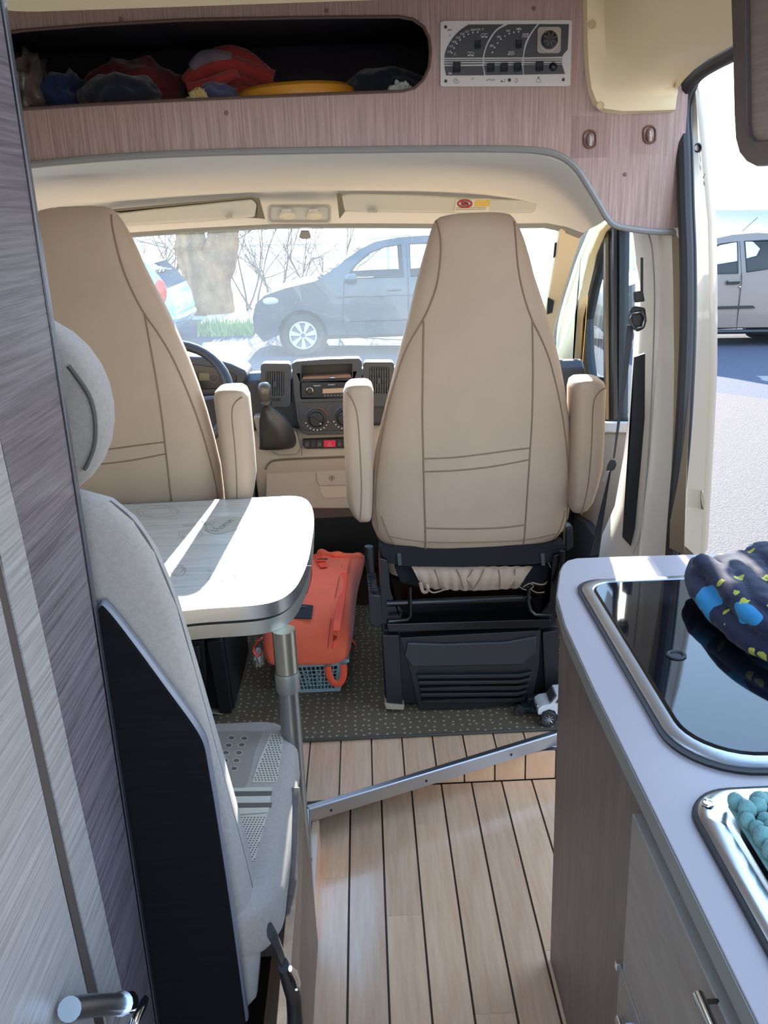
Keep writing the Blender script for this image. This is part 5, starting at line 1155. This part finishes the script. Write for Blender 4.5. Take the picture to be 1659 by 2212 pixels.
rt = [wallpt(0, 0, CZ+.115), wallpt(1, 0, CZ+.115), wallpt(2, 0, CZ+.115), wallpt(3, 0, CZ+.115)]
obj('basket_rim', tube(BM(), rt, .006, 8, closed=True), Mbas, bs)
bk_ = thing('backpack', 'coral red roll-top backpack lying on the plastic basket', 'backpack', (-.22, 2.65, CZ+.12))
Mred = mat('coral_canvas', '#f26a47', .8, bump=.35, bscale=260, var=.05, vscale=14, sheen=.2); Mred2 = mat('coral_strap', '#ea5638', .75)
# body: cross-sections from the bottom (near) to the roll top (far); (photo y, left x, right x, top height, thickness)
secs = [(2.345, -.312, -.100, .285, .035), (2.35, -.325, -.088, .312, .070), (2.375, -.335, -.078, .350, .108), (2.44, -.337, -.071, .385, .140), (2.56, -.330, -.066, .402, .155), (2.70, -.310, -.062, .395, .150), (2.84, -.28, -.055, .372, .125), (2.93, -.262, -.042, .356, .10), (2.985, -.255, -.032, .348, .06), (3.0, -.255, -.030, .343, .02)]
rr = []
for k, (y, a, c, zt2, th) in enumerate(secs):
    cx, hw = (a+c)/2, (c-a)/2; cz, hz_ = zt2-th/2, th/2; ring = []
    for i in range(40):
        t = 2*PI*i/40; co, s = math.cos(t), math.sin(t)
        p = Vector((cx+hw*math.copysign(abs(co)**.42, co), y, cz+hz_*math.copysign(abs(s)**.55, s)))
        d = noise.fractal(p*11, 1, 2, 3)*.007; p += Vector((d*.4, 0, d if p.z > CZ+.14 else abs(d))); ring.append(p)
    rr.append(ring)
body = obj('body', loft(BM(), rr), Mred, bk_, sub=1, angle=80)
def ptop(x, y):
    for (s, t) in zip(secs, secs[1:]):
        if s[0] <= y <= t[0]:
            k = (y-s[0])/(t[0]-s[0]); a, c, zt2, th = [s[i]+(t[i]-s[i])*k for i in range(1, 5)]
            cx, hw = (a+c)/2, (c-a)/2; u_ = min(.98, abs(x-cx)/hw); return zt2-th/2+th/2*(1-u_**4.7)**.27
    return secs[-1][3]
def onpack(px_, py_, lift=.002):
    z = .37
    for _ in range(4):
        p = at(px_, py_, Z=z); z = ptop(p.x, min(2.999, max(2.346, p.y)))+lift
    return at(px_, py_, Z=z)
def band(name, pts, w, m, th=.0025, par=bk_, lift=.003):
    p = catmull([onpack(a, b_, lift) for a, b_ in pts], 5); rows = []
    for i, q in enumerate(p):
        t = (p[min(i+1, len(p)-1)]-p[max(0, i-1)]).normalized(); s = t.cross(Vector((0, 0, 1))).normalized(); rows.append([q-s*w, q+s*w])
    return obj(name, grid(BM(), rows, th), m, par)
band('side_strap', [(744, 1236), (738, 1290), (728, 1350), (722, 1400)], .010, Mred2)
band('closing_strap', [(686, 1196), (692, 1212), (700, 1224)], .012, Mred2, lift=.008)
pq = onpack(694, 1211, .012)
obj('buckle', prism(BM(), [pq+Vector(v) for v in ((-.018, -.010, 0), (.016, -.014, 0), (.018, .004, 0), (-.016, .008, 0))], (0, 0, .006)), Mred2, bk_, bevel=.002)
obj('buckle_bar', tube(BM(), [pq+Vector((-.012, -.006, .007)), pq+Vector((.022, -.004, .007))], .003, 6), M_black, bk_)
lb_ = [onpack(a, b_, .004) for a, b_ in ((634, 1304), (677, 1309), (673, 1337), (631, 1336))]
pp = obj('logo_patch', prism(BM(), lb_, (0, 0, .002)), mat('patch_black', '#191b22', .7), bk_, smooth=False)
cc = [onpack(655+12*math.cos(t*PI/8), 1319+9*math.sin(t*PI/8), .0068) for t in range(16)]
obj('emblem', tube(BM(), cc, .0008, 5, closed=True), mat('emblem_grey', '#8a8d92', .5), pp)
for pr_ in (((655, 1310), (655, 1328)), ((644, 1320), (666, 1317)), ((650, 1326), (664, 1323)), ((648, 1313), (653, 1319)), ((660, 1312), (664, 1317))): obj('emblem', tube(BM(), [onpack(a, b_, .0068) for a, b_ in pr_], .0008, 5), mat('emblem_grey', '#8a8d92', .5), pp)
obj('seam', tube(BM(), catmull([onpack(a, b_, .001) for a, b_ in ((738, 1222), (728, 1270), (716, 1330), (708, 1400))], 4), .0012, 5), mat('coral_dark', '#9c3424', .8), body)
obj('pocket_edge', tube(BM(), catmull([onpack(a, b_, .001) for a, b_ in ((673, 1225), (672, 1250), (662, 1282), (652, 1282))], 4), .0018, 5), mat('coral_dark', '#9c3424', .8), body)
# rolled end with folded ears
rl = catmull([onpack(690, 1194, .0), onpack(730, 1200, .006), onpack(780, 1203, .0)], 6)
obj('roll_top', tube(BM(), rl, [.012+.004*math.sin(i*1.3) for i in range(len(rl))], 12), Mred, bk_, angle=80)
ear = [onpack(756, 1205), onpack(783, 1200), at(781, 1234, Z=.31), at(772, 1262, Z=.30), onpack(750, 1238)]
obj('top_fold', prism(BM(), ear, (0, 0, .010)), Mred, bk_, bevel=.004)
# straps at the near end
def loop(pts, y, r, m, nm='carry_loop', sq=(1.8, .5)): return obj(nm, tube(BM(), catmull(ats(pts, Y=y), 6), r, 8, sq=sq), m, bk_)
loop([(708, 1440), (712, 1462), (722, 1476), (734, 1476), (742, 1460), (742, 1436)], 2.338, .0055, Mred2)
loop([(566, 1378), (552, 1390), (547, 1404), (556, 1416), (566, 1410)], 2.37, .005, Mred2)
obj('side_pocket_net', blob(tuple(at(558, 1420, Y=2.38)), (.018, .02, .03), 31, .4, 3), mat('net_grey', '#a9a79b', .7), bk_, angle=80)
loop([(744, 1384), (756, 1378), (768, 1394), (766, 1404)], 2.40, .004, Mred2); loop([(744, 1398), (758, 1390), (766, 1398)], 2.395, .003, M_black)
loop([(748, 1400), (744, 1424), (736, 1440)], 2.385, .003, mat('lining_white', '#cfd6d8', .7), 'lining_edge')
obj('side_clip', bx(tuple(at(766, 1264, Z=.30)-Vector((.008, .008, .006))), tuple(at(766, 1264, Z=.30)+Vector((.012, .012, .006)))), M_black, bk_, bevel=.002)
# toy truck and a second dark toy
def wheel(parent, c, r, w, hub, name='wheel', ax=(0, 1, 0)):
    c = Vector(c); ax = Vector(ax).normalized()
    o = obj(name, lathe(BM(), [(r*.55, -w/2), (r*.93, -w/2), (r, -w*.3), (r, w*.3), (r*.93, w/2), (r*.62, w/2), (r*.55, w*.35)], c, ax, 24), M_rubber, parent)
    hbm = lathe(BM(), [(r*.6, -w*.45), (r*.6, -w*.1), (r*.2, -w*.2), (r*.18, -w*.52)], c, ax, 20); obj('hub', hbm, hub, o)
    for k in range(8):
        a = k*PI/4; s = ax.orthogonal().normalized(); u_ = ax.cross(s); d = s*math.cos(a)+u_*math.sin(a)
        obj('spoke', tube(BM(), [c-ax*w*.48+d*r*.15, c-ax*w*.48+d*r*.58], r*.06, 5), hub, o)
    return o
tt = thing('toy_truck', 'white toy truck with big black tyres, half hidden by the kitchen cabinet', 'toy', (.53, 2.22, CZ))
Mhub = mat('toy_hub_silver', '#b9bdc0', .3, .7); Mtw = mat('toy_white', '#dcdcdc', .3)
wq = at(1184, 1548, Y=2.165); r_w = .0225
for x in (wq.x, wq.x+.105):
    for y in (2.165, 2.228): wheel(tt, (x, y, CZ+r_w), r_w, .026, Mhub)
x0 = wq.x-.028; zb0 = CZ+.030
prof = [(x0, zb0+.004), (x0+.001, zb0+.022), (x0+.012, zb0+.031), (x0+.034, zb0+.034), (x0+.052, zb0+.058), (x0+.10, zb0+.060), (x0+.118, zb0+.036), (x0+.160, zb0+.032), (x0+.162, zb0+.004), (x0+.152, zb0+.002), (x0+.146, zb0+.014), (x0+.132, zb0+.018), (x0+.118, zb0+.012), (x0+.112, zb0), (x0+.052, zb0), (x0+.046, zb0+.012), (x0+.030, zb0+.018), (x0+.014, zb0+.012), (x0+.008, zb0+.002)]
bodyt = obj('truck_body', pz([(x, 2.165, z) for x, z in prof], (0, .062, 0)), Mtw, tt, bevel=.004, seg=3)
obj('windscreen', pz([(x0+.036, 2.171, zb0+.036), (x0+.051, 2.171, zb0+.056), (x0+.051, 2.221, zb0+.056), (x0+.036, 2.221, zb0+.036)], (-.004, 0, .003)), mat('toy_glass', '#4b4a46', .1), bodyt, smooth=False)
obj('side_window', pz([(x0+.048, 2.1645, zb0+.038), (x0+.056, 2.1645, zb0+.054), (x0+.096, 2.1645, zb0+.055), (x0+.106, 2.1645, zb0+.038)], (0, -.002, 0)), mat('toy_glass', '#4b4a46', .1), bodyt, smooth=False)
obj('chassis', bx((x0+.02, 2.185, CZ+.018), (x0+.15, 2.235, zb0+.006)), M_black, tt)
obj('bumper', tube(BM(), [(x0-.004, 2.178, zb0+.006), (x0-.004, 2.24, zb0+.006)], .004, 8), M_black, tt)
obj('headlamp', sphere(BM(), (x0+.001, 2.182, zb0+.02), (.004, .006, .005), 10, 6), M_chrome, tt)
td = thing('toy_tractor', 'small black and dark green toy vehicle in front of the white toy truck', 'toy', (.42, 2.23, CZ))
tq = at(1130, 1548, Y=2.225)
obj('chassis', bx((tq.x-.005, 2.215, CZ+.010), (tq.x+.075, 2.262, CZ+.024)), mat('toy_dark_green', '#1f3330', .4), td, bevel=.002)
obj('grille', bx((tq.x+.022, 2.208, CZ+.016), (tq.x+.048, 2.216, CZ+.036)), mat('toy_green', '#2d4d45', .4), td, bevel=.002)
for k in range(3): obj('grille_bar', bx((tq.x+.024, 2.206, CZ+.019+k*.005), (tq.x+.046, 2.208, CZ+.021+k*.005)), M_grey, td)
obj('cab', bx((tq.x+.012, 2.23, CZ+.024), (tq.x+.058, 2.258, CZ+.045)), M_black, td, bevel=.004)
for x in (tq.x-.012, tq.x+.066): wheel(td, (x, 2.22, CZ+.0155), .0155, .016, M_black)
# ================================================================ OUTSIDE (the street is level, the van leans a little: ground tilts in van frame)
TILT = -.028
def zg(x, y=0): return -.55+TILT*x
GP = (Vector((0, 0, -.55)), Vector((.028, 0, 1)).normalized())
def ground(name, pts, th, m, dz=0, kind='structure'):
    return tag(obj(name, pz([(x, y, zg(x)+dz) for x, y in pts], (0, 0, -th)), m, smooth=False), kind=kind)
M_road = mat('asphalt', '#4a4c56', .9, spec=.08, var=.16, vscale=60, bump=.8, bscale=70)
M_road.node_tree.nodes['Bump'].inputs['Distance'].default_value = .01
M_sunlit_road = mat('sunlit_asphalt', '#5a5452', .92, spec=.08, var=.12, vscale=40, bump=.8, bscale=60)  # paler warm copy of the asphalt, sunlight put into its colour
M_sunlit_road.node_tree.nodes['Bump'].inputs['Distance'].default_value = .012
ground('floor_road', [(-60, -30), (60, -30), (60, 20.3), (-60, 20.3)], .3, M_road)
edge = [at(1500, 846, plane=GP), at(1560, 852, plane=GP), at(1680, 868, plane=GP)]  # the sunlit sheet begins where the car's shadow ends
ground('floor_sunlit_road', [(edge[0].x-2.0, edge[0].y+.1), (edge[0].x, edge[0].y), (edge[1].x, edge[1].y), (edge[2].x, edge[2].y), (14, edge[2].y-1.6), (14, -8), (.95, -8), (.95, 4.5)], .05, M_sunlit_road, .015)
ground('floor_promenade', [(-60, 17.3), (60, 17.3), (60, 20.5), (-60, 20.5)], .3, mat('promenade_paving', '#9a9188', .9, var=.1, vscale=8), .12)
tag(obj('baseboard_kerb', pz([(-60, 17.15, zg(-60)+.13), (-60, 17.3, zg(-60)+.13), (60, 17.3, zg(60)+.13), (60, 17.15, zg(60)+.13)], (0, 0, -.4)), mat('kerb_stone', '#8c857c', .9), smooth=False), kind='structure')
# sunny paving patch with weeds
pp_ = ats([(432, 716), (460, 684), (548, 684), (552, 716)], plane=GP)
pv = tag(obj('floor_paving_patch', prism(BM(), [Vector((p.x, p.y, zg(p.x)+.14)) for p in pp_], (0, 0, -.14)), mat('warm_paving', '#b79a83', .9, var=.1, vscale=12), smooth=False), kind='structure')
lp_ = ats([(415, 790), (440, 742), (530, 740), (545, 760), (520, 795)], plane=GP)
tag(obj('floor_pale_patch', prism(BM(), [Vector((p.x, p.y, zg(p.x)+.02)) for p in lp_], (0, 0, -.04)), mat('pale_patch', '#aaa397', .9, var=.1, vscale=9), smooth=False), kind='structure')  # paler piece laid over the road surface
gb = BM(); rg = random.Random(9)
ga_, gb_ = at(436, 722, plane=GP), at(550, 722, plane=GP)
for i in range(420):
    s = rg.random(); x = ga_.x+(gb_.x-ga_.x)*s; y = ga_.y+rg.uniform(-.35, .35); h = rg.uniform(.08, .32); z = zg(x)+.0
    a = rg.uniform(0, 6.3); w = .025; q = Vector((x+rg.uniform(-.1, .1), y+rg.uniform(-.1, .1), z+h))
    gb.faces.new([gb.verts.new(Vector((x, y, z))+Vector((w*math.cos(a), w*math.sin(a), 0))), gb.verts.new(Vector((x, y, z))-Vector((w*math.cos(a), w*math.sin(a), 0))), gb.verts.new(q)])
tag(obj('kerb_weeds', gb, mat('weed_green', '#7f9a5c', .8), smooth=False), 'green weeds growing along the kerb beyond the windscreen', 'weeds', kind='stuff')
# sea
ms = bpy.data.materials.new('sea'); ms.use_nodes = True; n = ms.node_tree.nodes; l = ms.node_tree.links; n.clear()
t = n.new('ShaderNodeTexCoord'); mp = n.new('ShaderNodeMapping'); mp.inputs['Scale'].default_value = (.5, .22, 1); l.new(t.outputs['Object'], mp.inputs[0])
ns = n.new('ShaderNodeTexNoise'); ns.inputs['Scale'].default_value = 1.6; ns.inputs['Detail'].default_value = 8; ns.inputs['Roughness'].default_value = .75; l.new(mp.outputs[0], ns.inputs['Vector'])
rr0 = n.new('ShaderNodeValToRGB'); l.new(ns.outputs[0], rr0.inputs[0]); rr0.color_ramp.elements[0].position = .4; rr0.color_ramp.elements[1].position = .6
rr0.color_ramp.elements[0].color = (.055, .085, .105, 1); rr0.color_ramp.elements[1].color = (.11, .13, .145, 1)
bp = n.new('ShaderNodeBump'); bp.inputs['Strength'].default_value = 1; bp.inputs['Distance'].default_value = .3; l.new(ns.outputs[0], bp.inputs['Height'])
df = n.new('ShaderNodeBsdfDiffuse'); l.new(rr0.outputs[0], df.inputs[0])
gs_ = n.new('ShaderNodeBsdfGlossy'); gs_.inputs['Roughness'].default_value = .3; l.new(bp.outputs[0], gs_.inputs['Normal'])
mxs = n.new('ShaderNodeMixShader'); mxs.inputs[0].default_value = .06; l.new(df.outputs[0], mxs.inputs[1]); l.new(gs_.outputs[0], mxs.inputs[2])
om = n.new('ShaderNodeOutputMaterial'); l.new(mxs.outputs[0], om.inputs[0])
tag(obj('sea', pz([(x, y, -5.2+TILT*x) for x, y in ((-700, 20.5), (700, 20.5), (1500, 2500), (-1500, 2500))], (0, 0, -.5)), ms, smooth=False), kind='structure')
tag(obj('wall_quay', pz([(-60, 20.5, zg(-60)+.12), (60, 20.5, zg(60)+.12), (60, 20.5, -9), (-60, 20.5, -9)], (0, -.3, 0)), mat('quay_stone', '#8b857c', .9), smooth=False), kind='structure')

# ---------------------------------------------------------------- cars
def car(name, label, nose_x, y0, length, height, width, paint, prof, wins, wheels, wr, parts_fn=None, shield=(0, 0), back=(0, 0), side_doors=(), glass=None):
    """profile: list of (u along length, v height) from the front sill up over the roof to the rear sill (wheel arches cut in)"""
    c = thing(name, label, 'car', (nose_x+length/2, y0+width/2, zg(nose_x+length/2)))
    T = lambda u, v, y: Vector((nose_x+u*length, y, v*height+zg(nose_x+u*length)))
    belt = .60
    def inset(v): return 0.0 if v < belt else (v-belt)/(1-belt)*.14*width
    def P(u, v, side): return T(u, v, y0+inset(v) if side == 0 else y0+width-inset(v))
    bot_ = []
    for wc, in [(w,) for w in wheels]:
        r = wr*1.18
        bot_.append([(wc+r/length*math.cos(a), (wr+r*math.sin(a))/height) for a in [math.pi*(1-k/10) for k in range(11)]])
    sill = .125
    low = [(prof[-1][0], sill)]+[p for p in bot_[1][::-1] if p[1] > sill]+[p for p in bot_[0][::-1] if p[1] > sill]+[(prof[0][0], sill)]
    outline = prof+low[1:-1]
    bm = BM(); sides = []
    for side in (0, 1):
        es = []; lps = []
        for lp in [outline]+wins:
            vs = [bm.verts.new(P(u, v, side)) for u, v in lp]; lps.append(vs); es += [bm.edges.new((vs[i], vs[(i+1) % len(vs)])) for i in range(len(vs))]
        bmesh.ops.triangle_fill(bm, edges=es, use_beauty=True); sides.append(lps[0])
    k = len(outline); gl = []
    for i in range(k):
        j = (i+1) % k
        if (shield[0] <= i < shield[1]) or (back[0] <= i < back[1]):
            continue
        bm.faces.new((sides[0][i], sides[1][i], sides[1][j], sides[0][j]))
    obj('body', bm, paint, c, angle=32)
    G = glass or M_carglass
    for a, b_, nm in ((shield[0], shield[1], 'windscreen'), (back[0], back[1], 'rear_window')):
        if b_ > a:
            pts = [P(*outline[i], 0) for i in range(a, b_+1)]; p2 = [P(*outline[i], 1) for i in range(a, b_+1)]
            obj(nm, grid(BM(), [pts, p2]), G, c)
    for side in (0, 1):
        for w in wins:
            f = BM(); f.faces.new([f.verts.new(P(u, v, side)+Vector((0, .006 if side == 0 else -.006, 0))) for u, v in w]); obj('side_window', f, G, c, smooth=False)
            obj('window_surround', tube(BM(), [P(u, v, side)-Vector((0, .004 if side == 0 else -.004, 0)) for u, v in w], .012, 5, closed=True), M_black, c)
        for u0, pts in enumerate(side_doors):
            obj('door_gap', tube(BM(), [P(u, v, side)+Vector((0, 0.002, 0)) for u, v in pts], .006, 4), M_black, c)
    obj('inner_floor', bx((nose_x+.25*length, y0+.1, zg(nose_x)+.12*height), (nose_x+.93*length, y0+width-.1, zg(nose_x)+.2*height)), M_black, c, smooth=False)
    for u in (.40, .66):
        for s in (.27, .73): 
            q = T(u, .36, y0+width*s); obj('seat', bx(q-Vector((.06, .2, .2)), q+Vector((.08, .2, .30))), M_blackf, c, bevel=.04)
    for wc in wheels:
        for y, sg in ((y0+.07, -1), (y0+width-.07, 1)):
            q = T(wc, 0, y); q.z += wr
            tw_ = obj('wheel', lathe(BM(), [(wr*.55, -.09), (wr*.92, -.095), (wr, -.06), (wr, .06), (wr*.92, .095), (wr*.6, .095), (wr*.55, .06)], q, (0, sg, 0), 30), M_rubber, c)
            if sg < 0:
                cap = q+Vector((0, -.098, 0))
                obj('hubcap', lathe(BM(), [(wr*.66, 0), (wr*.66, .02), (wr*.6, .028), (wr*.56, .012), (.02, .012)], cap+Vector((0, .02, 0)), (0, -1, 0), 30), M_hubdark, tw_)
                for s in range(7):
                    a0 = s*2*PI/7+.2; pts = [(wr*.10, a0-.5), (wr*.58, a0-.17), (wr*.60, a0+.22), (wr*.12, a0+.35)]
                    obj('hub_spoke', prism(BM(), [cap+Vector((r*math.cos(a), -.008, r*math.sin(a))) for r, a in pts], (0, -.012, 0)), M_hub, tw_, smooth=False)
                obj('hub_rim', tube(BM(), [cap+Vector((wr*.62*math.cos(a*PI/14), -.01, wr*.62*math.sin(a*PI/14))) for a in range(28)], .012, 6, closed=True), M_hub, tw_)
            obj('arch_liner', lathe(BM(), [(wr*1.17, -.1), (wr*1.17, .1)], q+Vector((0, -sg*.12, 0)), (0, sg, 0), 24), M_black, c)
    if parts_fn: parts_fn(c, T, P)
    return c
M_carglass = glassmat('car_glass', (.80, .90, .95), gloss=.1)
M_hub = mat('hub_silver', '#c9ccd0', .35, .3); M_hubdark = mat('hub_shadow', '#6d7278', .5)
hatch = [(.03, .125), (.0, .22), (-.002, .34), (.012, .45), (.045, .52), (.12, .58), (.225, .635), (.275, .70), (.33, .80), (.385, .89), (.44, .95), (.52, .985), (.62, 1.0), (.74, .985), (.85, .95), (.90, .90), (.945, .76), (.972, .64), (.99, .52), (1.0, .36), (.99, .20), (.97, .125)]
winF = [(.335, .655), (.372, .77), (.42, .86), (.47, .905), (.53, .925), (.535, .665)]; winR = [(.56, .668), (.56, .928), (.66, .935), (.75, .91), (.775, .85), (.77, .72), (.74, .69)]
winQ = [(.80, .73), (.80, .88), (.85, .86), (.895, .78), (.88, .75)]
doors = ([(.33, .16), (.315, .3), (.325, .62), (.36, .76)], [(.545, .13), (.55, .60), (.548, .93)], [(.79, .42), (.80, .6), (.785, .88)], [(.33, .16), (.545, .13), (.72, .14)])
def front_car_parts(c, T, P):
    for u, v in ((.50, .555), (.72, .565)): obj('door_handle', tube(BM(), [P(u-.025, v, 0)-Vector((0, .02, 0)), P(u+.025, v+.006, 0)-Vector((0, .02, 0))], .014, 8), M_frontpaint, c)
    obj('wing_mirror', sphere(BM(), P(.345, .645, 0)-Vector((-.02, .10, -.02)), (.10, .09, .075), 14, 8), M_frontpaint, c)
    obj('headlamp', sphere(BM(), P(.065, .475, 0)-Vector((0, -.05, 0)), (.14, .09, .065), 14, 8), mat('headlamp_glass', '#aebbc4', .1), c)
    obj('side_strip', tube(BM(), [P(.34, .30, 0), P(.76, .31, 0)], .018, 6), M_black, c)
    obj('crease', tube(BM(), [P(.30, .50, 0), P(.55, .515, 0), P(.84, .53, 0)], .008, 5), M_frontpaint, c)
    obj('roof_rail', tube(BM(), [T(.42, .965, .35+c.location.y-.84), T(.55, 1.0, .35+c.location.y-.84), T(.8, .985, .35+c.location.y-.84)], .014, 6), M_hub, c)
M_frontpaint = mat('steel_blue_paint', '#2c3842', .3, .2, coat=.6)
nz = at(548, 700, Y=13.4)
car('dark_car', 'dark blue-grey hatchback parked broadside beyond the windscreen', nz.x, 13.4, 4.15, 1.70, 1.75, M_frontpaint, hatch, [winF, winR, winQ], (.172, .80), .31, front_car_parts, (6, 10), (15, 17), doors)
M_silver = mat('silver_paint', '#6e655f', .38, .25, coat=.2)
def silver_parts(c, T, P):
    q = P(.515, .575, 0)
    obj('door_handle', prism(BM(), [q+Vector((x, -.004, z)) for x, z in rrect(-.10, -.03, .10, .035, .03, 4)], (0, -.012, 0)), M_black, c, bevel=.004)
    obj('door_handle_grip', tube(BM(), [q+Vector((-.09, -.03, .02)), q+Vector((.09, -.03, .022))], .016, 8), M_silver, c)
    obj('door_lock', lathe(BM(), [(.014, 0), (.012, .006), (.004, .007)], P(.545, .535, 0)-Vector((0, .002, 0)), (0, -1, 0), 12), M_chrome, c)
    obj('rub_strip', prism(BM(), [P(.33, .335, 0), P(.615, .345, 0), P(.605, .37, 0), P(.33, .362, 0)], (0, -.02, 0)), M_black, c, bevel=.004)
    q = P(.72, .565, 0); obj('door_handle', prism(BM(), [q+Vector((x, -.004, z)) for x, z in rrect(-.10, -.03, .10, .035, .03, 4)], (0, -.012, 0)), M_black, c, bevel=.004)
    obj('aerial', tube(BM(), [T(.62, .995, c.location.y), T(.685, 1.13, c.location.y)], .004, 6), mat('aerial_black', '#111111', 1, spec=0), c)
    obj('wing_mirror', sphere(BM(), P(.345, .645, 0)-Vector((-.02, .10, -.02)), (.10, .09, .075), 14, 8), M_silver, c)
    obj('sill_skirt', tube(BM(), [P(.30, .135, 0), P(.71, .135, 0)], .035, 8), M_black, c)
    obj('headlamp', sphere(BM(), P(.065, .475, 0)-Vector((0, -.05, 0)), (.14, .09, .065), 14, 8), mat('headlamp_glass', '#aebbc4', .1), c)
winF2 = [(.335, .655), (.372, .77), (.42, .86), (.47, .905), (.538, .925), (.535, .655)]; winR2 = [(.572, .665), (.568, .928), (.66, .935), (.75, .90), (.79, .83), (.78, .755), (.69, .70)]
SL = 3.75
sx_ = at(1601, 640, Y=13.9).x-.553*SL
car('silver_car', 'silver-beige hatchback parked broadside beyond the open sliding door', sx_, 13.9, SL, 1.68, 1.65, M_silver, hatch, [winF2, winR2], (.165, .815), .29, silver_parts, (6, 10), (15, 17), doors)
M_pale = mat('pale_blue_paint', '#9fb6c8', .3, .2, coat=.5)
def left_parts(c, T, P):
    for sgn in (0,): obj('tail_lamp', sphere(BM(), P(.945, .60, 0)+Vector((0, .03, 0)), (.10, .08, .20), 12, 8), mat('tail_red', '#d0482c', .2), c)
    obj('bumper', tube(BM(), [P(.86, .30, 0), P(.99, .30, 0)+Vector((.02, .02, 0)), P(.995, .30, 0)+Vector((.03, .3, 0)), P(.995, .30, 1)+Vector((.03, -.3, 0))], .07, 8), M_pale, c)
    obj('number_plate', bx(T(.985, .42, c.location.y-.25), T(.995, .47, c.location.y+.25)), M_print, c, smooth=False)
tx = at(390, 710, Y=14.9).x
car('pale_blue_car', 'pale blue hatchback with red tail lamp, mostly hidden behind the driver seat', tx-3.9, 14.7, 3.9, 1.40, 1.7, M_pale, hatch, [winF, winR, winQ], (.168, .805), .3, left_parts, (6, 10), (15, 17), doors)

# ---------------------------------------------------------------- railing, tree, bare shrubs
YR = 19.6
rl_ = thing('promenade_railing', 'thin pale metal railing along the sea front', 'railing', (-2, YR, zg(-2)+.12))
M_rail = mat('rail_grey', '#cdd2d2', .5, .3)
x0r, x1r = at(150, 600, Y=YR).x, at(1350, 600, Y=YR).x
zr = [at(500, y, Y=YR).z for y in (531, 560, 604, 662)]
for z in zr:
    obj('rail', tube(BM(), [(x0r, YR, z+TILT*(x0r+2)), (x1r, YR, z+TILT*(x1r+2))], .016, 6), M_rail, rl_)
xp = at(410, 600, Y=YR).x; sp = at(554, 600, Y=YR).x-xp
for i in range(-2, 7):
    x = xp+sp*i
    if x0r <= x <= x1r: obj('post', tube(BM(), [(x, YR, zg(x)+.12), (x, YR, zr[0]+TILT*(x+2)+.02)], .03, 8), M_rail, rl_)
def limb(bm, p, d, ln, r, depth, rnd, spread=.6):
    pts = [Vector(p)]; d = Vector(d).normalized()
    for i in range(4):
        d = (d+Vector((rnd.uniform(-1, 1), rnd.uniform(-1, 1), rnd.uniform(-.6, 1)))*.18).normalized(); pts.append(pts[-1]+d*ln/4)
    tube(bm, pts, [r*(1-.15*i) for i in range(5)], 6 if r > .02 else 4)
    if depth > 0:
        for k in range(3 if depth > 1 else 3):
            q = pts[rnd.choice((2, 3, 4))]; nd = (d+Vector((rnd.uniform(-1, 1), rnd.uniform(-1, 1)*.6, rnd.uniform(-.7, .9)))*spread*1.6).normalized()
            limb(bm, q, nd, ln*rnd.uniform(.55, .8), r*.55, depth-1, rnd, spread)
M_bark = mat('pale_bark', '#8a6a48', .95, var=.35, vscale=5, bump=1, bscale=12, stretch=(1, 1, .5)); M_bark.node_tree.nodes['Bump'].inputs['Distance'].default_value = .05
YT = 18.4
tr_ = thing('tree', 'thick forked bare tree trunk by the sea railing', 'tree', (at(450, 690, Y=YT).x, YT, zg(-3)+.1))
def trunk(pts, rs):
    p = catmull([tuple(at(a, b_, Y=YT)) for a, b_ in pts], 6); k = len(p); rr = []
    for i in range(k):
        s = i/(k-1)*(len(rs)-1); j = min(len(rs)-2, int(s)); rr.append(rs[j]+(rs[j+1]-rs[j])*(s-j))
    bm = tube(BM(), p, rr, 18)
    for v in bm.verts: v.co += Vector((1, .6, .3))*noise.fractal(v.co*1.6, 1, 2, 3)*.07
    return bm
obj('trunk', trunk([(452, 712), (452, 660), (450, 600), (448, 560), (446, 540)], [.56, .50, .47, .50, .48]), M_bark, tr_, angle=80)
obj('branch', trunk([(430, 600), (420, 560), (412, 510), (406, 470), (395, 410)], [.34, .33, .27, .24, .2]), M_bark, tr_, angle=80)
obj('branch', trunk([(468, 590), (474, 550), (480, 510), (478, 470), (490, 400)], [.34, .34, .29, .26, .22]), M_bark, tr_, angle=80)
M_twig = mat('twig_brown', '#6b5d4f', .9)
for i, (px_, lab, sd, nb_) in enumerate(((330, 'bare twiggy shrub left of the tree trunk', 4, 9), (575, 'bare twiggy shrub right of the tree trunk', 8, 10), (680, 'bare twiggy shrub behind the nose of the parked car', 15, 5))):
    base = at(px_, 690, Y=18.9-.3*i); base.z = zg(base.x)+.1; rnd = random.Random(sd); bm = BM()
    for k in range(nb_):
        limb(bm, base+Vector((rnd.uniform(-.5, .5), rnd.uniform(-.2, .2), 0)), (rnd.uniform(-.7, .7), rnd.uniform(-.3, .3), 1), rnd.uniform(1.0, 1.6), .022, 3, rnd, .7)
    s_ = thing('bare_shrub', lab, 'shrub', tuple(base), 'bare shrubs on the sea front'); obj('twigs', bm, M_twig, s_, smooth=False)
# tiny boat-side mole far right and low wall shade: lamp post whose shadow crosses the sunlit road
lp0 = at(1659, 985, plane=GP); d_ = Vector((SUN.x, SUN.y, 0)).normalized()
